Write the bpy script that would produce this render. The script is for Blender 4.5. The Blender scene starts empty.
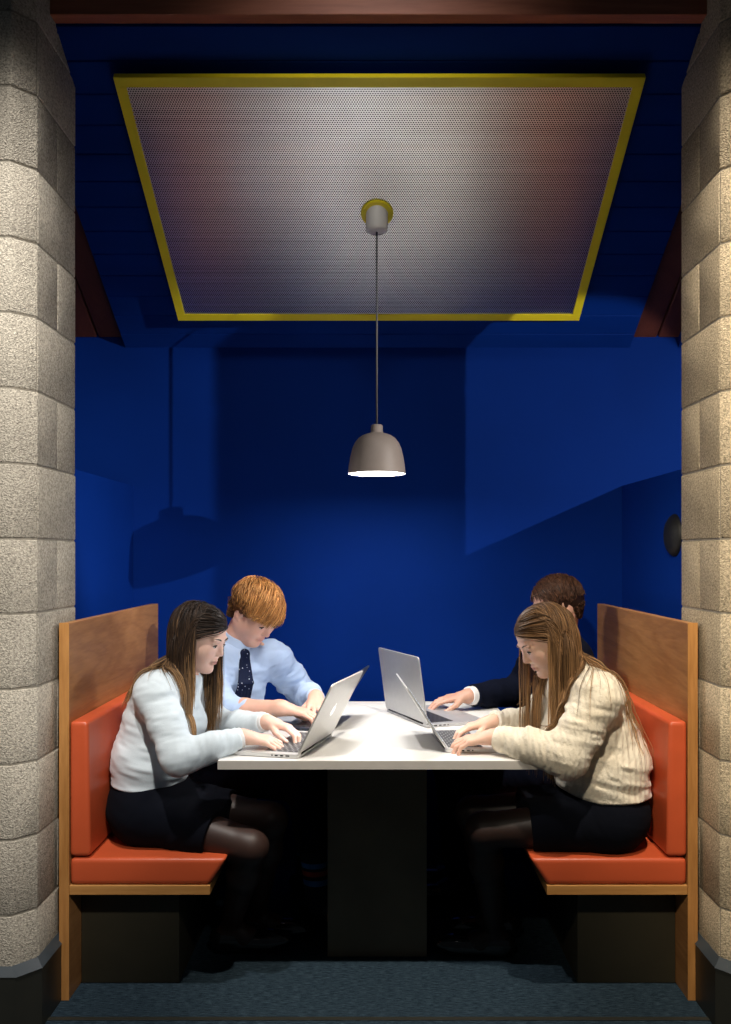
import bpy, bmesh, math, random
import numpy as np
from mathutils import Vector, Matrix

C = bpy.context.scene.collection
PI = math.pi
V = lambda *a: np.array(a, dtype=np.float64)
def nrm(v):
    v = np.asarray(v, dtype=np.float64)
    return v / (np.linalg.norm(v) + 1e-12)

# ------------------------------------------------------------------ materials
def new_mat(name):
    m = bpy.data.materials.new(name); m.use_nodes = True
    nt = m.node_tree
    return m, nt, nt.nodes['Principled BSDF']

def N(nt, typ, **kw):
    n = nt.nodes.new(typ)
    for k, v in kw.items():
        if k in n.inputs: n.inputs[k].default_value = v
        else: setattr(n, k, v)
    return n

def ramp(nt, stops):
    r = nt.nodes.new('ShaderNodeValToRGB')
    els = r.color_ramp.elements
    while len(els) < len(stops): els.new(0.5)
    for e, (p, c) in zip(els, stops):
        e.position = p; e.color = (*c, 1)
    return r

def coords(nt, scale=(1, 1, 1)):
    tc = nt.nodes.new('ShaderNodeTexCoord')
    mp = nt.nodes.new('ShaderNodeMapping')
    mp.inputs['Scale'].default_value = scale
    nt.links.new(tc.outputs['Object'], mp.inputs['Vector'])
    return mp.outputs['Vector']

def add_bump(nt, bsdf, height, strength=0.3, dist=0.002):
    b = N(nt, 'ShaderNodeBump', Strength=strength, Distance=dist)
    nt.links.new(height, b.inputs['Height'])
    nt.links.new(b.outputs['Normal'], bsdf.inputs['Normal'])

def mat(name, col, rough=0.5, metal=0.0, vary=0.08, vscale=6.0, bump=0.0, bscale=200.0, bdist=0.001,
        sheen=0.0, spec=0.5, stretch=(1, 1, 1), coat=0.0):
    m, nt, b = new_mat(name)
    vec = coords(nt, stretch)
    n = N(nt, 'ShaderNodeTexNoise', Scale=vscale, Detail=4.0)
    nt.links.new(vec, n.inputs['Vector'])
    lo = tuple(c * (1 - vary) for c in col); hi = tuple(min(1, c * (1 + vary)) for c in col)
    r = ramp(nt, [(0.3, lo), (0.7, hi)])
    nt.links.new(n.outputs['Fac'], r.inputs['Fac'])
    nt.links.new(r.outputs['Color'], b.inputs['Base Color'])
    b.inputs['Roughness'].default_value = rough
    b.inputs['Metallic'].default_value = metal
    b.inputs['Specular IOR Level'].default_value = spec
    b.inputs['Coat Weight'].default_value = coat
    if sheen:
        b.inputs['Sheen Weight'].default_value = sheen
        b.inputs['Sheen Roughness'].default_value = 0.5
    if bump:
        n2 = N(nt, 'ShaderNodeTexNoise', Scale=bscale, Detail=3.0)
        nt.links.new(vec, n2.inputs['Vector'])
        add_bump(nt, b, n2.outputs['Fac'], bump, bdist)
    return m

def mat_attr(name, rough=0.5, bump=0.0, bscale=300.0, spec=0.5, sub=0.0, sheen=0.0, aniso=0.0):
    """takes the thing's own colour from its 'Col' attribute, with a little procedural variation"""
    m, nt, b = new_mat(name)
    a = N(nt, 'ShaderNodeAttribute', attribute_name='Col')
    vec = coords(nt)
    n = N(nt, 'ShaderNodeTexNoise', Scale=40.0, Detail=3.0)
    nt.links.new(vec, n.inputs['Vector'])
    mr = N(nt, 'ShaderNodeMapRange'); mr.inputs['To Min'].default_value = 0.93; mr.inputs['To Max'].default_value = 1.07
    nt.links.new(n.outputs['Fac'], mr.inputs['Value'])
    mx = N(nt, 'ShaderNodeVectorMath', operation='SCALE')
    nt.links.new(a.outputs['Color'], mx.inputs[0]); nt.links.new(mr.outputs['Result'], mx.inputs['Scale'])
    nt.links.new(mx.outputs['Vector'], b.inputs['Base Color'])
    b.inputs['Roughness'].default_value = rough
    b.inputs['Specular IOR Level'].default_value = spec
    b.inputs['Anisotropic'].default_value = aniso
    if sub:
        b.inputs['Subsurface Weight'].default_value = sub
        b.inputs['Subsurface Radius'].default_value = (0.012, 0.004, 0.002)
        b.inputs['Subsurface Scale'].default_value = 0.5
    if sheen: b.inputs['Sheen Weight'].default_value = sheen
    if bump:
        n2 = N(nt, 'ShaderNodeTexNoise', Scale=bscale, Detail=2.0)
        nt.links.new(vec, n2.inputs['Vector'])
        add_bump(nt, b, n2.outputs['Fac'], bump, 0.001)
    return m

def mat_wood(name, dark, light, axis='Z', scale=1.0, rough=0.4, figure=4.0):
    m, nt, b = new_mat(name)
    s = {'Z': (1, 1, 0.10), 'Y': (1, 0.10, 1), 'X': (0.10, 1, 1)}[axis]
    vec = coords(nt, tuple(k * scale for k in s))
    n1 = N(nt, 'ShaderNodeTexNoise', Scale=figure, Detail=3.0, Distortion=1.6)
    n2 = N(nt, 'ShaderNodeTexNoise', Scale=130.0, Detail=4.0)
    nt.links.new(vec, n1.inputs['Vector']); nt.links.new(vec, n2.inputs['Vector'])
    ma = N(nt, 'ShaderNodeMath', operation='MULTIPLY'); ma.inputs[1].default_value = 9.0
    nt.links.new(n1.outputs['Fac'], ma.inputs[0])
    fr = N(nt, 'ShaderNodeMath', operation='PINGPONG'); fr.inputs[1].default_value = 1.0
    nt.links.new(ma.outputs[0], fr.inputs[0])
    mx = N(nt, 'ShaderNodeMix'); mx.data_type = 'FLOAT'; mx.inputs['Factor'].default_value = 0.66
    nt.links.new(fr.outputs[0], mx.inputs[2]); nt.links.new(n2.outputs['Fac'], mx.inputs[3])
    mid = tuple((a + c) / 2 for a, c in zip(dark, light))
    r = ramp(nt, [(0.15, dark), (0.5, mid), (0.85, light)])
    nt.links.new(mx.outputs[0], r.inputs['Fac'])
    nt.links.new(r.outputs['Color'], b.inputs['Base Color'])
    b.inputs['Roughness'].default_value = rough
    add_bump(nt, b, n2.outputs['Fac'], 0.15, 0.0006)
    return m

M = {}
M['blue'] = mat('blue_paint', (0.0006, 0.0255, 0.215), rough=0.75, vary=0.05, vscale=3, bump=0.08, bscale=400, bdist=0.0005, spec=0.08)
M['blue_board'] = mat('blue_boards', (0.0008, 0.027, 0.215), rough=0.7, vary=0.10, vscale=5, bump=0.12, bscale=150, spec=0.08, stretch=(0.3, 1, 1))
M['oak'] = mat_wood('oak_veneer', (0.27, 0.112, 0.034), (0.45, 0.215, 0.076), 'Y', 1.0, 0.45, 7.0)
M['oak_edge'] = mat_wood('oak_edge', (0.33, 0.14, 0.035), (0.56, 0.27, 0.082), 'Z', 1.0, 0.4)
M['oak_shelf'] = mat_wood('oak_shelf', (0.38, 0.17, 0.045), (0.60, 0.31, 0.10), 'X', 1.0, 0.4)
M['redwood'] = mat_wood('red_brown_wood', (0.26, 0.070, 0.032), (0.42, 0.130, 0.062), 'X', 1.0, 0.5)
M['redwood_y'] = mat_wood('red_brown_rafter', (0.075, 0.016, 0.009), (0.13, 0.032, 0.017), 'Y', 1.0, 0.6)
M['leather'] = mat('orange_leather', (0.56, 0.092, 0.030), rough=0.40, vary=0.05, vscale=10, bump=0.18, bscale=420, bdist=0.0006)
M['white_lam'] = mat('white_laminate', (0.78, 0.77, 0.75), rough=0.45, vary=0.015, vscale=4)
M['white_edge'] = mat('white_edge', (0.62, 0.58, 0.52), rough=0.5, vary=0.04, vscale=20)
M['black_brown'] = mat('dark_brown_laminate', (0.15, 0.115, 0.068), rough=0.5, vary=0.15, vscale=5)
M['plinth'] = mat('dark_plinth', (0.042, 0.036, 0.020), rough=0.55, vary=0.15, vscale=5)
M['base'] = mat('dark_skirting', (0.022, 0.022, 0.017), rough=0.45, vary=0.12, vscale=9)
M['base_rim'] = mat('grey_blue_capping', (0.036, 0.047, 0.056), rough=0.5, vary=0.12, vscale=12)
M['yellow'] = mat('yellow_paint', (0.93, 0.77, 0.014), rough=0.45, vary=0.04, vscale=8)
M['felt'] = mat('dark_felt', (0.010, 0.010, 0.011), rough=0.9, vary=0.2, vscale=60)
M['taupe'] = mat('taupe_shade', (0.24, 0.20, 0.175), rough=0.55, vary=0.04, vscale=30, bump=0.08, bscale=500)
M['white_plastic'] = mat('white_plastic', (0.80, 0.78, 0.74), rough=0.45, vary=0.02)
M['cord'] = mat('grey_cord', (0.10, 0.10, 0.10), rough=0.7, vary=0.2, vscale=300)
M['alu'] = mat('silver_aluminium', (0.74, 0.735, 0.72), rough=0.38, metal=0.45, vary=0.02, vscale=50)
M['alu_grey'] = mat('grey_aluminium', (0.50, 0.50, 0.51), rough=0.42, metal=0.5, vary=0.03, vscale=50)
M['navy_alu'] = mat('dark_navy_lid', (0.018, 0.024, 0.042), rough=0.35, metal=0.3, vary=0.05)
M['bezel'] = mat('black_glass', (0.006, 0.006, 0.007), rough=0.15, vary=0.1)
M['black_metal'] = mat('black_fitting', (0.004, 0.004, 0.004), rough=0.6, vary=0.2)
M['shoe'] = mat('black_shoe', (0.008, 0.008, 0.008), rough=0.16, vary=0.2, coat=0.5)
M['shoe_brown'] = mat('dark_shoe', (0.010, 0.008, 0.007), rough=0.25, vary=0.2)

def emit_mat(name, col, strength):
    m, nt, b = new_mat(name)
    b.inputs['Base Color'].default_value = (*[min(1, c) for c in col], 1)
    b.inputs['Emission Color'].default_value = (*col, 1)
    b.inputs['Emission Strength'].default_value = strength
    b.inputs['Roughness'].default_value = 0.4
    return m

def block_mat(name, tint):
    m, nt, b = new_mat(name)
    vec = coords(nt)
    big = N(nt, 'ShaderNodeTexNoise', Scale=3.0, Detail=4.0)
    fine = N(nt, 'ShaderNodeTexNoise', Scale=150.0, Detail=5.0, Roughness=0.7)
    vo = N(nt, 'ShaderNodeTexVoronoi', Scale=230.0)
    geo = N(nt, 'ShaderNodeNewGeometry')
    for n in (big, fine, vo): nt.links.new(vec, n.inputs['Vector'])
    c = tint
    r1 = ramp(nt, [(0.30, tuple(k * 0.34 for k in c)), (0.5, c), (0.72, tuple(min(1, k * 1.55) for k in c))])
    nt.links.new(fine.outputs['Fac'], r1.inputs['Fac'])
    r2 = ramp(nt, [(0.3, (0.80, 0.80, 0.80)), (0.7, (1.12, 1.12, 1.12))])
    nt.links.new(big.outputs['Fac'], r2.inputs['Fac'])
    mm = N(nt, 'ShaderNodeMix'); mm.data_type = 'RGBA'; mm.blend_type = 'MULTIPLY'; mm.inputs['Factor'].default_value = 1
    nt.links.new(r1.outputs['Color'], mm.inputs[6]); nt.links.new(r2.outputs['Color'], mm.inputs[7])
    mr = N(nt, 'ShaderNodeMapRange'); mr.inputs['To Min'].default_value = 0.84; mr.inputs['To Max'].default_value = 1.12
    nt.links.new(geo.outputs['Random Per Island'], mr.inputs['Value'])
    sc = N(nt, 'ShaderNodeVectorMath', operation='SCALE')
    nt.links.new(mm.outputs[2], sc.inputs[0]); nt.links.new(mr.outputs['Result'], sc.inputs['Scale'])
    nt.links.new(sc.outputs['Vector'], b.inputs['Base Color'])
    b.inputs['Roughness'].default_value = 0.9
    b.inputs['Specular IOR Level'].default_value = 0.2
    mix = N(nt, 'ShaderNodeMath', operation='ADD')
    nt.links.new(fine.outputs['Fac'], mix.inputs[0]); nt.links.new(vo.outputs['Distance'], mix.inputs[1])
    add_bump(nt, b, mix.outputs[0], 0.7, 0.004)
    return m
M['block_l'] = block_mat('split_face_block_left', (0.47, 0.425, 0.35))
M['block_r'] = block_mat('split_face_block_right', (0.52, 0.43, 0.30))  # yellower than the left blocks: warm light put into the tint
M['mortar'] = mat('mortar', (0.30, 0.27, 0.22), rough=0.95, vary=0.2, vscale=80, bump=0.3, bscale=300)

def carpet_mat():
    m, nt, b = new_mat('blue_grey_carpet')
    vec = coords(nt, (1, 7, 1)); vec2 = coords(nt)
    n1 = N(nt, 'ShaderNodeTexNoise', Scale=34.0, Detail=7.0, Roughness=0.8)
    n2 = N(nt, 'ShaderNodeTexNoise', Scale=600.0, Detail=2.0)
    nt.links.new(vec, n1.inputs['Vector']); nt.links.new(vec2, n2.inputs['Vector'])
    ad = N(nt, 'ShaderNodeMix'); ad.data_type = 'FLOAT'; ad.inputs['Factor'].default_value = 0.35
    nt.links.new(n1.outputs['Fac'], ad.inputs[2]); nt.links.new(n2.outputs['Fac'], ad.inputs[3])
    r = ramp(nt, [(0.40, (0.003, 0.006, 0.010)), (0.5, (0.014, 0.027, 0.040)), (0.60, (0.052, 0.084, 0.108))])
    nt.links.new(ad.outputs[0], r.inputs['Fac'])
    nt.links.new(r.outputs['Color'], b.inputs['Base Color'])
    b.inputs['Roughness'].default_value = 0.95
    b.inputs['Specular IOR Level'].default_value = 0.1
    add_bump(nt, b, ad.outputs[0], 0.6, 0.004)
    return m
M['carpet'] = carpet_mat()

def perforated_mat():
    """brushed metal sheet with staggered round holes that are really see-through"""
    m, nt, b = new_mat('perforated_metal')
    out = nt.nodes['Material Output']
    tc = nt.nodes.new('ShaderNodeTexCoord')
    sp = nt.nodes.new('ShaderNodeSeparateXYZ'); nt.links.new(tc.outputs['Object'], sp.inputs[0])
    def math_(op, a, b_=None, c=None):
        n = N(nt, 'ShaderNodeMath', operation=op)
        for i, x in enumerate((a, b_, c)):
            if x is None: continue
            if isinstance(x, (int, float)): n.inputs[i].default_value = x
            else: nt.links.new(x, n.inputs[i])
        return n.outputs[0]
    pit = 0.0085
    u = math_('DIVIDE', sp.outputs['X'], pit); v = math_('DIVIDE', sp.outputs['Y'], pit * 0.866)
    row = math_('FLOOR', v)
    odd = math_('MULTIPLY', math_('FLOORED_MODULO', row, 2.0), 0.5)
    fu = math_('SUBTRACT', math_('FRACT', math_('ADD', u, odd)), 0.5)
    fv = math_('MULTIPLY', math_('SUBTRACT', math_('FRACT', v), 0.5), 0.866)
    d = math_('SQRT', math_('ADD', math_('MULTIPLY', fu, fu), math_('MULTIPLY', fv, fv)))
    hole = math_('LESS_THAN', d, 0.32)
    n = N(nt, 'ShaderNodeTexNoise', Scale=14.0, Detail=4.0)
    vec = coords(nt, (0.05, 5, 1)); nt.links.new(vec, n.inputs['Vector'])
    r = ramp(nt, [(0.3, (0.70, 0.69, 0.68)), (0.7, (0.86, 0.85, 0.84))])
    nt.links.new(n.outputs['Fac'], r.inputs['Fac'])
    nt.links.new(r.outputs['Color'], b.inputs['Base Color'])
    b.inputs['Metallic'].default_value = 1.0; b.inputs['Roughness'].default_value = 0.33
    tr = nt.nodes.new('ShaderNodeBsdfTransparent')
    mx = nt.nodes.new('ShaderNodeMixShader')
    nt.links.new(hole, mx.inputs[0]); nt.links.new(b.outputs[0], mx.inputs[1]); nt.links.new(tr.outputs[0], mx.inputs[2])
    nt.links.new(mx.outputs[0], out.inputs['Surface'])
    return m
M['perf'] = perforated_mat()

def keys_mat(name, key, gap):
    """keyboard: rows of dark keycaps in a grid"""
    m, nt, b = new_mat(name)
    tc = nt.nodes.new('ShaderNodeTexCoord')
    br = N(nt, 'ShaderNodeTexBrick', Scale=1.0)
    br.inputs['Color1'].default_value = (*key, 1); br.inputs['Color2'].default_value = (*[k * 1.2 for k in key], 1)
    br.inputs['Mortar'].default_value = (*gap, 1)
    br.inputs['Mortar Size'].default_value = 0.0018
    br.inputs['Brick Width'].default_value = 0.019; br.inputs['Row Height'].default_value = 0.019
    nt.links.new(tc.outputs['Object'], br.inputs['Vector'])
    nt.links.new(br.outputs['Color'], b.inputs['Base Color'])
    b.inputs['Roughness'].default_value = 0.5
    add_bump(nt, b, br.outputs['Fac'], 0.5, -0.001)
    return m
M['keys'] = keys_mat('black_keys', (0.012, 0.012, 0.013), (0.30, 0.30, 0.30))
M['keys_dark'] = keys_mat('dark_keys', (0.010, 0.010, 0.011), (0.06, 0.06, 0.065))
M['screen'] = emit_mat('lit_screen', (0.80, 0.90, 1.0), 3.2)
M['screen_dim'] = emit_mat('lit_screen_dim', (0.75, 0.85, 1.0), 1.2)
M['logo'] = emit_mat('white_logo', (1.0, 1.0, 1.0), 0.9)
M['lamp_glow'] = emit_mat('lamp_diffuser', (1.0, 0.96, 0.90), 9.0)

# ------------------------------------------------------------------ mesh helpers
def link(name, me, m, parent=None, smooth=False):
    o = bpy.data.objects.new(name, me); C.objects.link(o)
    if m is not None: me.materials.append(m)
    if smooth:
        me.polygons.foreach_set('use_smooth', np.ones(len(me.polygons), dtype=bool))
    if parent is not None: o.parent = parent
    return o

def obj(name, bm, m, parent=None, smooth=False, auto=None):
    me = bpy.data.meshes.new(name); 
    bmesh.ops.recalc_face_normals(bm, faces=bm.faces[:])
    bm.to_mesh(me); bm.free()
    o = link(name, me, m, parent, smooth)
    if auto is not None:
        me.polygons.foreach_set('use_smooth', np.ones(len(me.polygons), dtype=bool))
        try: me.set_sharp_from_angle(angle=math.radians(auto))
        except Exception: pass
    return o

def add_box(bm, lo, hi, bevel=0.0, seg=2):
    vs = [bm.verts.new((x, y, z)) for x in (lo[0], hi[0]) for y in (lo[1], hi[1]) for z in (lo[2], hi[2])]
    fs = [(0, 1, 3, 2), (4, 6, 7, 5), (0, 4, 5, 1), (2, 3, 7, 6), (0, 2, 6, 4), (1, 5, 7, 3)]
    faces = [bm.faces.new([vs[i] for i in f]) for f in fs]
    if bevel:
        edges = list({e for f in faces for e in f.edges})
        bmesh.ops.bevel(bm, geom=edges, offset=bevel, segments=seg, profile=0.5, affect='EDGES')

def add_prism(bm, poly, z0, z1, bevel=0.0, seg=1, axis='Z'):
    """poly: plan points (a,b); extruded from z0 to z1 along axis"""
    def P(a, b, c):
        return {'Z': (a, b, c), 'Y': (a, c, b), 'X': (c, a, b)}[axis]
    lo = [bm.verts.new(P(a, b, z0)) for a, b in poly]
    hi = [bm.verts.new(P(a, b, z1)) for a, b in poly]
    n = len(poly)
    fs = [bm.faces.new(lo[::-1]), bm.faces.new(hi)]
    for i in range(n):
        fs.append(bm.faces.new((lo[i], lo[(i + 1) % n], hi[(i + 1) % n], hi[i])))
    if bevel:
        edges = list({e for f in fs for e in f.edges})
        bmesh.ops.bevel(bm, geom=edges, offset=bevel, segments=seg, profile=0.5, affect='EDGES')

def add_lathe(bm, prof, seg=48, center=(0, 0, 0)):
    rings = []
    for r, z in prof:
        if r < 1e-6:
            rings.append([bm.verts.new((center[0], center[1], center[2] + z))])
        else:
            rings.append([bm.verts.new((center[0] + r * math.cos(2 * PI * i / seg), center[1] + r * math.sin(2 * PI * i / seg), center[2] + z)) for i in range(seg)])
    for a, b in zip(rings, rings[1:]):
        for i in range(seg):
            j = (i + 1) % seg
            if len(a) == 1 and len(b) == 1: continue
            if len(a) == 1: bm.faces.new((a[0], b[j], b[i]))
            elif len(b) == 1: bm.faces.new((a[i], a[j], b[0]))
            else: bm.faces.new((a[i], a[j], b[j], b[i]))

def add_tube(bm, pts, r, seg=8):
    pts = [np.asarray(p, float) for p in pts]
    rings = []
    for i, p in enumerate(pts):
        t = nrm(pts[min(i + 1, len(pts) - 1)] - pts[max(i - 1, 0)])
        a = nrm(np.cross(t, V(0, 0, 1) if abs(t[2]) < 0.9 else V(1, 0, 0))); b = np.cross(t, a)
        rr = r[i] if hasattr(r, '__len__') else r
        rings.append([bm.verts.new(p + rr * (a * math.cos(2 * PI * k / seg) + b * math.sin(2 * PI * k / seg))) for k in range(seg)])
    for a, b in zip(rings, rings[1:]):
        for k in range(seg):
            bm.faces.new((a[k], a[(k + 1) % seg], b[(k + 1) % seg], b[k]))
    bm.faces.new(rings[0][::-1]); bm.faces.new(rings[-1])

def empty(name, loc=(0, 0, 0), rz=0.0):
    o = bpy.data.objects.new(name, None); C.objects.link(o)
    o.location = loc; o.rotation_euler = (0, 0, rz); o.empty_display_size = 0.1
    return o
def tag(o, label, cat, group=None):
    o['label'] = label; o['category'] = cat
    if group: o['group'] = group
    return o
def struct(o):
    o['kind'] = 'structure'; return o

# ------------------------------------------------------------------ setting
XC = 0.0075
D0 = 2.75            # camera distance from the front of the benches (y = 0)
CAMZ = 1.374
BACK = 1.265
def ceil_z(y): return 2.90 - 0.56 * (y + D0 - 2.957)

bm = bmesh.new(); add_box(bm, (-4.5, -6.5, -0.05), (4.5, BACK + 0.1, 0.0))
struct(obj('floor', bm, M['carpet']))
bm = bmesh.new(); add_box(bm, (-0.985, -0.118, -0.001), (1.0, -0.102, 0.0035), 0.001)
struct(obj('trim_1', bm, M['base']))
bm = bmesh.new(); add_box(bm, (-4.5, BACK, 0), (4.5, BACK + 0.1, 3.6))
struct(obj('wall_back', bm, M['blue']))
for side, nm in ((-1, 'wall_left'), (1, 'wall_right')):      # low partitions beside the booth
    bm = bmesh.new()
    x0, x1 = sorted((XC + side * 1.100, XC + side * 1.19))
    add_box(bm, (x0, 0.19, 0), (x1, BACK, 1.685))
    struct(obj(nm, bm, M['blue']))
# sloping boarded ceiling: one mesh of tongue and groove boards
bm = bmesh.new()
y = 0.0086
while y < BACK + 0.02:
    a, b_ = y + 0.0025, y + 0.0985 - 0.0025
    for (p, q, dz) in ((a, b_, 0.0),):
        vs = []
        for yy, off in ((y, 0.013), (a, 0.0), (b_, 0.0), (y + 0.0985, 0.013), (y + 0.0985, 0.03), (y, 0.03)):
            vs.append((yy, ceil_z(yy) + off))
        add_prism(bm, vs, -1.135 + XC, 1.135 + XC, axis='X')
    y += 0.0985
struct(obj('ceiling', bm, M['blue_board']))
# neighbouring ceiling fields beyond the rafters, and the roof above
for side in (-1, 1):
    bm = bmesh.new()
    x0, x1 = sorted((side * 1.36, side * 4.5))
    add_prism(bm, [(-0.05, ceil_z(-0.05)), (BACK, ceil_z(BACK)), (BACK, ceil_z(BACK) + 0.05), (-0.05, ceil_z(-0.05) + 0.05)], x0, x1, axis='X')
    struct(obj('ceiling_field', bm, M['blue_board']))
    bm = bmesh.new()
    x0, x1 = sorted((XC + side * 1.135, XC + side * 1.255))
    add_prism(bm, [(0.0, ceil_z(0) + 0.045), (BACK, ceil_z(BACK) + 0.045), (BACK, ceil_z(BACK) + 0.25), (0.0, ceil_z(0) + 0.25)], x0, x1, bevel=0.004, axis='X')
    x0, x1 = sorted((XC + side * 1.262, XC + side * 1.38))
    add_prism(bm, [(0.0, ceil_z(0) + 0.045), (BACK, ceil_z(BACK) + 0.045), (BACK, ceil_z(BACK) + 0.25), (0.0, ceil_z(0) + 0.25)], x0, x1, bevel=0.004, axis='X')
    struct(obj('rafter', bm, M['redwood_y']))
bm = bmesh.new(); add_box(bm, (-0.999 + XC, -0.040, 3.016), (0.999 + XC, 0.008, 3.34), 0.003)
struct(obj('beam', bm, M['redwood']))

# pillars of split-face blocks
def pillar(side, bmat):
    xs = lambda a: XC + side * a
    def plan(g=0.0):
        i, o_, f, r, c = 0.9975 + g, 1.157 - g, -0.20 + g, 0.19 - g, 0.060
        return i, o_, f, r, c
    def poly(y0, y1, g):
        """pillar plan between y0 and y1 (clipped octagon)"""
        i, o_, f, r, c = plan(g)
        pts = []
        def half(y):   # inset of the chamfer at y
            if y < f + c: return (f + c - y) * 0.87
            return 0.0
        ys = sorted({max(y0, f), *( [f + c] if y0 < f + c < y1 else []), min(y1, r)})
        inner = [(i + half(yy), yy) for yy in ys]
        outer = [(o_ - half(yy), yy) for yy in ys[::-1]]
        return [(xs(a), b) for a, b in inner + outer]
    bm = bmesh.new()
    z = 0.557 - 0.216 * 2; k = 0
    rng = random.Random(5 + side)
    while z < 3.3:
        g = 0.003
        z0, z1 = max(z, 0.02) + g, z + 0.216 - g
        cuts = [-0.2, 0.026, 0.19] if k % 2 else [-0.2, -0.137, 0.19]
        for a, b_ in zip(cuts, cuts[1:]):
            add_prism(bm, poly(a + (0.0 if a == -0.2 else 0.003), b_ - (0 if b_ == 0.19 else 0.003), rng.uniform(0, 0.0012)), z0, z1, bevel=0.003, seg=2)
        z += 0.216; k += 1
    o = struct(obj('pillar', bm, bmat, auto=50))
    bm = bmesh.new(); add_prism(bm, poly(-0.2, 0.19, 0.0035), 0.0, 3.3)
    obj('mortar', bm, M['mortar'], o)
    bm = bmesh.new(); add_prism(bm, poly(-0.26, 0.2, -0.020), 0.0, 0.176)
    obj('skirting', bm, M['base'], o)
    bm = bmesh.new()
    A, B = poly(-0.26, 0.2, -0.022), poly(-0.26, 0.2, -0.001)
    va = [bm.verts.new((*p, 0.176)) for p in A]; vb = [bm.verts.new((*p, 0.198)) for p in B]
    for i in range(len(va)):
        j = (i + 1) % len(va); bm.faces.new((va[i], va[j], vb[j], vb[i]))
    bm.faces.new(vb); bm.faces.new(va[::-1])
    obj('capping', bm, M['base_rim'], o)
pillar(-1, M['block_l']); pillar(1, M['block_r'])

# ------------------------------------------------------------------ benches
def bench(side, label):
    s = side
    X = lambda a: XC + s * a
    t = empty('booth_bench', (X(0.75), 0.62, 0.0))
    inv = Matrix.Translation(t.location).inverted()
    def put(name, bm, m, par=t, auto=None, smooth=False):
        if par is t: bmesh.ops.transform(bm, matrix=inv, verts=bm.verts[:])
        return obj(name, bm, m, par, smooth, auto)
    def bx(name, x0, x1, y0, y1, z0, z1, m, bev=0.0015):
        a, b_ = sorted((X(x0), X(x1)))
        bm = bmesh.new(); add_box(bm, (a, y0, z0), (b_, y1, z1), bev); return put(name, bm, m)
    bx('back_panel', 0.955, 0.984, 0.004, 1.130, 0.0, 1.163, M['oak'])
    bx('panel_edging', 0.954, 0.985, 0.0, 0.004, 0.0, 1.165, M['oak_edge'], 0.001)
    bx('seat_board', 0.520, 0.954, 0.002, 1.130, 0.325, 0.354, M['oak_shelf'])
    bx('plinth', 0.640, 0.954, 0.115, 1.130, 0.0, 0.324, M['plinth'])
    bm = bmesh.new()
    add_prism(bm, [(X(0.953), 0.355), (X(0.522), 0.355), (X(0.468), 0.437), (X(0.953), 0.437)], 0.004, 1.128, axis='Y')
    for e in bm.edges: pass
    bmesh.ops.bevel(bm, geom=bm.edges[:], offset=0.016, segments=5, profile=0.6, affect='EDGES')
    put('seat_cushion', bm, M['leather'], auto=60)
    bm = bmesh.new()
    add_prism(bm, [(X(0.954), 0.442), (X(0.890), 0.442), (X(0.897), 0.860), (X(0.954), 0.860)], 0.004, 1.128, axis='Y')
    bmesh.ops.bevel(bm, geom=bm.edges[:], offset=0.015, segments=5, profile=0.6, affect='EDGES')
    put('back_cushion', bm, M['leather'], auto=60)
    tag(t, label, 'bench')
bench(-1, 'orange leather booth bench with tall oak back under the person in the pale blue sweater')
bench(1, 'orange leather booth bench with tall oak back under the person in the cream sweater')

# ------------------------------------------------------------------ table
TZ = 0.740
t = empty('booth_table', (XC, 0.56, 0.0))
def tput(name, lo, hi, m, bev):
    bm = bmesh.new(); add_box(bm, [a - b for a, b in zip(lo, t.location)], [a - b for a, b in zip(hi, t.location)], bev, 2)
    return obj(name, bm, m, t)
tput('tabletop', (-0.488, 0.001, TZ - 0.028), (0.506, 1.115, TZ), M['white_lam'], 0.0015)
tput('edge_band', (-0.4885, 0.0, TZ - 0.0275), (0.5065, 0.0012, TZ - 0.0010), M['white_edge'], 0.0003)
tput('leg_panel', (-0.166, 0.30, 0.0), (0.174, 0.90, TZ - 0.028), M['black_brown'], 0.002)
tag(t, 'white topped booth table on a dark central panel leg between the benches', 'table')

# ------------------------------------------------------------------ ceiling panel
pn = nrm(V(0, 0.56, 1.0))
ang = -math.atan(0.5645)
def PZ(y): return 2.900 - 0.5645 * (y - 0.10)
pc = (0.0110, 0.57, PZ(0.57))
t = empty('acoustic_panel', pc); t.rotation_euler = (ang, 0, 0)
W, L = 1.703 / 2, 0.94 * math.sqrt(1 + 0.5645 ** 2) / 2
bm = bmesh.new()
fw, th = 0.034, 0.021
add_box(bm, (-W, -L, 0), (W, -L + fw, th), 0.001); add_box(bm, (-W, L - fw, 0), (W, L, th), 0.001)
add_box(bm, (-W, -L + fw, 0), (-W + fw, L - fw, th), 0.001); add_box(bm, (W - fw, -L + fw, 0), (W, L - fw, th), 0.001)
obj('frame', bm, M['yellow'], t)
bm = bmesh.new()
q = [bm.verts.new(p) for p in ((-W + fw, -L + fw, 0.004), (W - fw, -L + fw, 0.004), (W - fw, L - fw, 0.004), (-W + fw, L - fw, 0.004))]
bm.faces.new(q)
obj('perforated_sheet', bm, M['perf'], t)
bm = bmesh.new(); add_box(bm, (-W + fw, -L + fw, 0.012), (W - fw, L - fw, th - 0.002)); obj('backing', bm, M['felt'], t)
for hx in (-0.6, 0.6):
    for hy in (-0.4, 0.4):
        bm = bmesh.new(); add_box(bm, (hx - 0.02, hy - 0.02, th), (hx + 0.02, hy + 0.02, th + 0.040)); obj('spacer', bm, M['black_metal'], t)
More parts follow.
